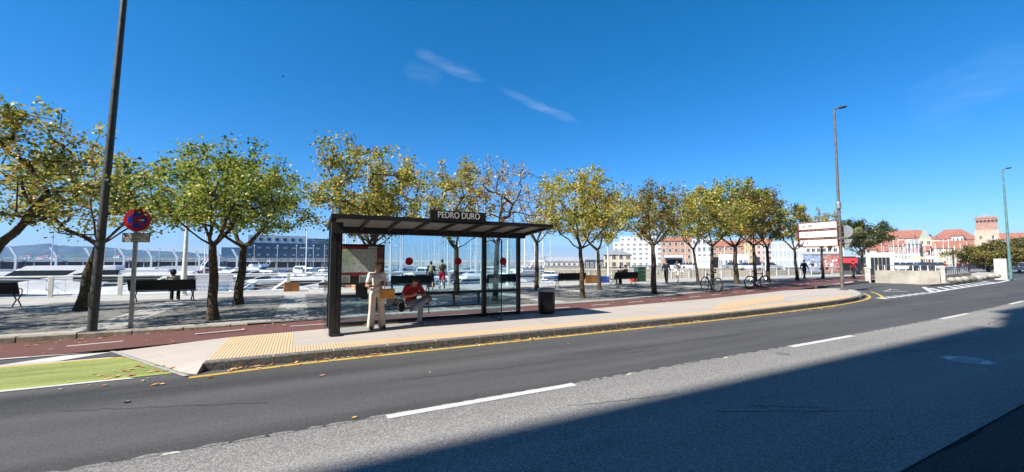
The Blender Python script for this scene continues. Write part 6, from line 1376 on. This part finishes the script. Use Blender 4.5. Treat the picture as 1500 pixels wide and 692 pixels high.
t_, W, H, D = building('tower', 'square brick palace tower with a stone lower stage and battlements', 1430, 1466, 338, 150, beige, 'flat', 0, beige, 3, 2, deep=8, wf=.2, wh=.3)
m_ = MB(); m_.bb(-W*.44, W*.46, .3, 7.7, H+.26, H+4.6); up_ = m_.build('upper_stage', pinkb, t_)
m_ = MB()
for i in range(6): x = -W*.40+i*W*.155; m_.bb(x, x+.7, .2, .3, H+3.2, H+4.0)
m_.build('arch_opening', mat('arch_dark', (0.08, 0.05, 0.05), .9), up_)
m_ = MB(); m_.bb(-W*.46, W*.48, .15, 7.85, H+4.61, H+5.0)
for i in range(7): x = -W*.44+i*W*.14; m_.bb(x, x+.65, .15, .5, H+5.0, H+5.4)
m_.build('battlement', pinkb, up_); m_ = MB(); m_.tube([(-.9, 2, H+5), (-.6, 2, H+5.9), (0, 2, H+6.2), (.6, 2, H+5.9), (.9, 2, H+5)], .12, 6); m_.build('bell_arch', beige, up_)
building('house', 'red roofed houses right of the square tower', 1465, 1490, 341, 170, pinkw, 'gable', 3, tile_m, 3, 5)
building('house', 'pale building behind the dark tree at the right edge', 1486, 1540, 340, 190, cream, 'gable', 3, tile_m, 4, 8)
for i, (px, dp, s) in enumerate([(1262, 240, 9), (1300, 240, 8), (1330, 250, 9), (1350, 240, 7.5)]):
    p = spot(px, dp, 0); bt = tree('hill_tree', 'dark tree on the skyline behind the old town roofs, %s from left' % ORD[i], p.x, p.y, (0, 0), 5, 20.0, s, 'dark', 400+i, 900, 50, .4, flat=.8, shoots=0, size=1.0, group='trees on the old town skyline', tuft=1.1)
# white masts in front of the old town
first = None
for i, (px, dp, yt) in enumerate(sorted([(1056, 60, 372), (1062, 90, 362), (1093, 80, 360), (1121, 75, 358), (1140, 90, 356), (1166, 70, 350), (1148, 80, 362), (1180, 85, 358), (1310, 90, 355), (1317, 95, 350), (1324, 85, 358), (1335, 90, 352), (1341, 84, 350), (1347, 90, 358), (1356, 95, 360), (1364, 80, 365), (1372, 90, 358), (1383, 95, 360), (1391, 85, 352), (1399, 95, 362), (1408, 90, 358), (1296, 80, 370), (1330, 92, 356), (1337, 88, 356)])):
    p = spot(px, dp, ZP); h = (383-yt)/590*dp+EYE
    if first is None: t_ = thing('flagpole', '', 'mast'); m_ = MB(); m_.tube([(0, 0, 0), (0, 0, 6)], [.09, .05], 6); m_.lathe([(.25, 0), (.25, .1), (.1, .3)], n=8); m_.build('pole', white_p, t_); m_ = MB(); m_.tube([(-.5, 0, 4.2), (.5, 0, 4.2)], .03, 4); m_.build('crosstree', white_p, t_); first = o = t_
    else: o = copy_tree(first)
    o.location = p; o.scale = (1, 1, h/6); tag(o, 'plain white mast before the dock houses and old town, %s from left' % ORD[i], 'mast', 'white masts before the old town')
# more thin masts crowding the dock, and small houses stacked on the old town slope
rm2 = random.Random(12); mpx = sorted([rm2.uniform(872, 1000) for _ in range(12)]+[rm2.uniform(1000, 1240) for _ in range(16)]+[rm2.uniform(1288, 1425) for _ in range(18)])
for i, px in enumerate(mpx):
    dp = rm2.uniform(78, 96); p = spot(px, dp, ZP); o = copy_tree(first); o.location = p; h = rm2.uniform(3.2, 6.5); o.scale = (.55, .55, h/6)
    tag(o, 'thin white mast in the crowd of masts before the harbour houses, number %d from left' % (i+1), 'mast', 'thin masts before the harbour houses')
hcol = [cream, pale, beige, mat('terracotta_render', (0.52, 0.30, 0.20), .85, var=.15), mat('sand_render', (0.62, 0.50, 0.36), .85, var=.12), white_r]
for i, (px, wd, yt, dp) in enumerate([(1308, 14, 345, 170), (1321, 12, 343, 176), (1333, 13, 344, 165), (1345, 11, 342, 180), (1372, 13, 346, 160), (1384, 11, 344, 168), (1425, 10, 344, 175), (1312, 12, 358, 132), (1337, 11, 362, 112), (1356, 9, 360, 116), (1282, 14, 356, 125), (1295, 11, 360, 118)]):
    building('house', '%s fronted small house on the old town slope, %s in the row' % (('cream', 'pale', 'beige', 'terracotta', 'sand', 'white')[i % 6], ORD[i] if i else 'first'), px-wd/2, px+wd/2, yt, dp, hcol[i % 6], ('gable', 'hip', 'gable')[i % 3], rm2.uniform(1.2, 2.2), tile_m, 3, 3, turn=rm2.uniform(-.3, .3), deep=7, wf=.34, wh=.42, group='small houses on the old town slope')
# parked cars
def make_car(name, body_m):
    t_ = thing(name, '', 'car'); side = [(-2.1, .30), (-2.15, .62), (-2.0, .86), (-1.25, .93), (1.0, .90), (1.95, .74), (2.12, .55), (2.1, .28)]
    m_ = MB(); MXr = Matrix.Rotation(PI/2, 4, 'X'); m_.prism(side, -.85, .85, MXr); m_.build('body', body_m, t_)
    m_ = MB(); v = [(-1.55, -.80, .93), (1.05, -.80, .91), (1.05, .80, .91), (-1.55, .80, .93), (-1.0, -.62, 1.45), (.35, -.62, 1.46), (.35, .62, 1.46), (-1.0, .62, 1.45)]; m_.add(v, [(0, 3, 2, 1), (4, 5, 6, 7), (0, 1, 5, 4), (1, 2, 6, 5), (2, 3, 7, 6), (3, 0, 4, 7)]); gh = m_.build('window', dark_glass, t_)
    m_ = MB(); m_.bb(-1.02, .37, -.63, .63, 1.451, 1.49); m_.box((-.3, -.71, 1.19), (.07, .05, .5)); m_.box((-.3, .71, 1.19), (.07, .05, .5)); m_.build('roof', body_m, t_)
    for x in (-1.3, 1.3):
        for y in (-.80, .80): m_ = MB(); m_.lathe([(.1, -.1), (.31, -.1), (.31, .1), (.1, .1)], (x, y, .31), 18, MX); wh_ = m_.build('wheel', rubber, t_); m_ = MB(); m_.lathe([(.2, -.105), (.2, .105)], (x, y, .31), 14, MX); m_.build('rim', chrome, wh_)
    for y in (-.6, .6): m_ = MB(); m_.ell((2.08, y, .62), (.06, .16, .08), 8, 6); m_.build('headlight', mat('headlight_glass', (.7, .7, .7), .1), t_); m_ = MB(); m_.box((-2.13, y, .70), (.04, .26, .12)); m_.build('tail_light', red_sign, t_)
    return t_
cw = make_car('parked_car', mat('car_white', (.72, .72, .72), .25)); ca = make_car('parked_car', mat('car_silver', (.45, .47, .5), .25, .4)); cr_ = make_car('parked_car', mat('car_dark', (.04, .04, .06), .25))
cars = [(cw, 1098, 73, 'white hatchback parked on the dock behind the second bicycle'), (cw, 1494, 63, 'white car cut by the right edge of the photo'), (ca, 1075, 80, 'silver car parked on the dock behind the tall green tree'), (cr_, 1357, 70, 'dark car parked before the cream terrace'), (cw, 1340, 78, 'white car parked below the dark glazed building'),
        (ca, 1375, 76, 'silver car parked left of the two people in maroon'), (cr_, 1432, 72, 'dark car in front of the bronze green tree'), (cw, 1320, 76, 'white car parked before the pink fronted house'), (cw, 1010, 84, 'white car on the dock left of the white billboard'), (ca, 1128, 80, 'silver car parked before the pink house')]
seen = set()
for pr, px, dp, lab in cars:
    p = spot(px, dp, ZP); o = pr if id(pr) not in seen else copy_tree(pr); seen.add(id(pr)); o.location = p; o.rotation_euler = (0, 0, math.atan2(p.y, p.x)-PI/2+R(10)); tag(o, lab, 'car', 'cars parked around the harbour')
# parasols and stalls on the far quay
first = None
for i, (px, dp, m, lab) in enumerate([(1300, 62, 'w', 'white parasol left of the pink house'), (1345, 66, 'o', 'peach parasol right of the pink house'), (1362, 66, 'w', 'white parasol below the church tower'), (1443, 62, 'o', 'peach parasol below the bronze green tree')]):
    p = spot(px, dp, ZP); t_ = thing('parasol', lab, 'parasol', p, 0, 'parasols on the far quay'); m_ = MB(); m_.tube([(0, 0, 0), (0, 0, 2.5)], .03, 6); m_.build('pole', white_p, t_); m_ = MB(); m_.lathe([(1.5, 2.0), (1e-5, 2.6)], n=8); m_.build('canopy', white_p if m == 'w' else mat('peach_canvas', (.65, .42, .28), .8), t_)

# wall with railing by the side road, pillars, low wall, white block, boulders
wallc = mat('stained_concrete', (0.27, 0.245, 0.205), .9, scale=.7, col2=(0.52, 0.48, 0.41), bump=.3, detail=9)
def P2(ax, ay): return Vector((ax, ay, 0))
A, B = P2(42.6, 15.9), P2(43.4, 12.25); d = B-A; ang = math.atan2(d.y, d.x); w1 = thing('concrete_wall', 'stained concrete wall with a thin railing beside the side road', 'wall', A, ang)
m_ = MB(); m_.bb(0, d.length, -.12, .12, 0, 1.05); m_.build('wall_body', wallc, w1)
def rail_on(t_, L_, z0, h, n, m_top, m_post, y=0):
    a = MB(); a.tube([(0, y, z0+h), (L_, y, z0+h)], .035, 6); a.build('top_rail', m_top, t_); b = MB(); b.bb(-.03, .03, y-.03, y+.03, z0, z0+h); f = None
    for i in range(n):
        if f is None: f = o = b.build('post', m_post, t_)
        else: o = f.copy(); COL.objects.link(o); o.parent = t_
        o.location = (L_*(i+.5)/n, 0, 0)
rail_on(w1, d.length, 1.05, .42, 9, steel_dark, offwhite)
def pillar(label, x, y, w_, h, group=None):
    t_ = thing('pillar', label, 'pillar', (x, y, 0), ang+PI/2, group); m_ = MB(); m_.bb(-w_/2, w_/2, -w_/2, w_/2, 0, h-.1); m_.build('shaft', mat('pillar_stone', (0.50, 0.48, 0.44), .85, var=.25, scale=3), t_); m_ = MB(); m_.bb(-w_/2-.04, w_/2+.04, -w_/2-.04, w_/2+.04, h-.099, h); m_.build('cap', offwhite, t_)
pillar('white square pillar at the left end of the stained concrete wall', 42.3, 16.25, .36, 1.3); pillar('white square pillar between the stained wall and the boulders', 43.9, 12.3, .40, 1.42)
A, B = P2(44.3, 12.95), P2(63, 15.6); d = B-A; an2 = math.atan2(d.y, d.x); w2 = thing('low_wall', 'low concrete wall carrying a white balustrade behind the boulders', 'wall', (A.x, A.y, 0), an2)
m_ = MB(); m_.bb(0, d.length, -.12, .12, 0, .62); m_.build('wall_body', wallc, w2); rail_on(w2, d.length, .62, .62, 16, steel_dark, offwhite)
p = spot(1465.5, 39.5, 0); wb = thing('wall_block', 'tall white rendered wall block beside the blue green lamp post', 'wall', p, an2); m_ = MB(); m_.bb(-.55, .60, -.4, .4, 0, 2.05); m_.build('block', mat('wall_block_render', (0.56, 0.54, 0.50), .85, var=.2, scale=2), wb); m_ = MB(); m_.bb(.61, 1.5, -.3, .3, 0, 1.9); m_.build('side_block', wallc, wb)
st_m = mat('boulder_stone', (0.42, 0.40, 0.34), .9, var=.3, scale=2.5, bump=.4); st_g = mat('boulder_mossy', (0.20, 0.21, 0.15), .9, var=.3, scale=2.5)
for i, (px, py) in enumerate([(1391.5, 411), (1401.5, 410.5), (1411.5, 409.5), (1422, 409), (1432, 408), (1450, 405.5), (1457.5, 405), (1465, 404.2), (1473, 403.5)]):
    dp = 1.66/((py+3-383)/590)*.99; p = spot(px, dp, ZP); s = .30*dp/36
    m_ = MB(); m_.ell((0, 0, .25*s/.3), (s*1.05, s, s*.78), 16, 10); o = m_.build('boulder', st_g if i == 3 else st_m, None, True, loc=p); tag(o, ['round bollard stone nearest the pillar', 'second round bollard stone from the pillar', 'third round bollard stone from the pillar', 'mossy grey round bollard stone in the left group', 'last round bollard stone of the left group', 'first round bollard stone of the right group', 'second round bollard stone of the right group', 'third round bollard stone of the right group', 'round bollard stone below the white wall block'][i], 'bollard stone', 'round stones along the low wall')
    m_ = MB()
# a gull far up
p = FV*60+(415-750)/590*60*RV+(346-112)/590*60*UV+Vector((0, 0, EYE)); gb = thing('gull', 'tiny dark gull high in the sky left of the middle', 'bird', p)
m_ = MB(); m_.ell((0, 0, 0), (.22, .06, .06), 10, 6); m_.build('body', black_p, gb, True); m_ = MB(); m_.prism([(0, -.05), (0, .06), (.4, .02), (.42, -.02)], 0, .01, Matrix.Rotation(PI/2+.3, 4, 'Z')); m_.prism([(0, -.05), (0, .06), (.4, .02), (.42, -.02)], 0, .01, Matrix.Rotation(-PI/2+.3, 4, 'Z')); m_.build('wing', black_p, gb)

# ------------------------------------------------------------------ the buildings behind us that shade the near lane
def backblock(label, x0, x1, y1, h, m):
    t_ = thing('apartment_block', label, 'building', ((x0+x1)/2, y1, 0)); W = x1-x0; m_ = MB(); m_.bb(-W/2, W/2, -14, 0, 0, h); m_.build('wall', m, t_)
    m_ = MB(); m_.bb(-W/2-.1, W/2+.1, -14, .25, h+.002, h+.5); m_.build('roof', pale, t_)
    for s in range(int(h//3.1)):
        m_ = MB(); z = .8+s*3.1
        n = int(W//3); [m_.bb(-W/2+W*(i+.28)/n, -W/2+W*(i+.72)/n, .0, .04, z+.2, z+1.7) for i in range(n)]; m_.build('window_row', dark_glass, t_)
        m_ = MB(); m_.bb(-W/2, W/2, 0, .12, z+2.1, z+2.3); m_.build('ledge', pale, t_)
backblock('pale apartment block behind the photographer shading the near lane', -75, -13.2, -1.6, 30.9, beige)
backblock('taller brick apartment block behind the photographer', -13.0, 60, -1.6, 36.5, brick_o)

# ------------------------------------------------------------------ air
hz = bpy.data.materials.new('haze_air'); hz.use_nodes = True; t = hz.node_tree; t.nodes.clear(); oo = t.nodes.new('ShaderNodeOutputMaterial'); pv = t.nodes.new('ShaderNodeVolumePrincipled')
pv.inputs['Color'].default_value = (0.30, 0.52, 1.0, 1); pv.inputs['Density'].default_value = 0.0002; pv.inputs['Anisotropy'].default_value = 0.2
t.links.new(pv.outputs[0], oo.inputs['Volume'])
m_ = MB(); m_.bb(-2700, 3500, -560, 3800, -8, 150); o = m_.build('haze', hz); tag(o, 'thin blue coastal haze over the bay', 'haze', kind='stuff')
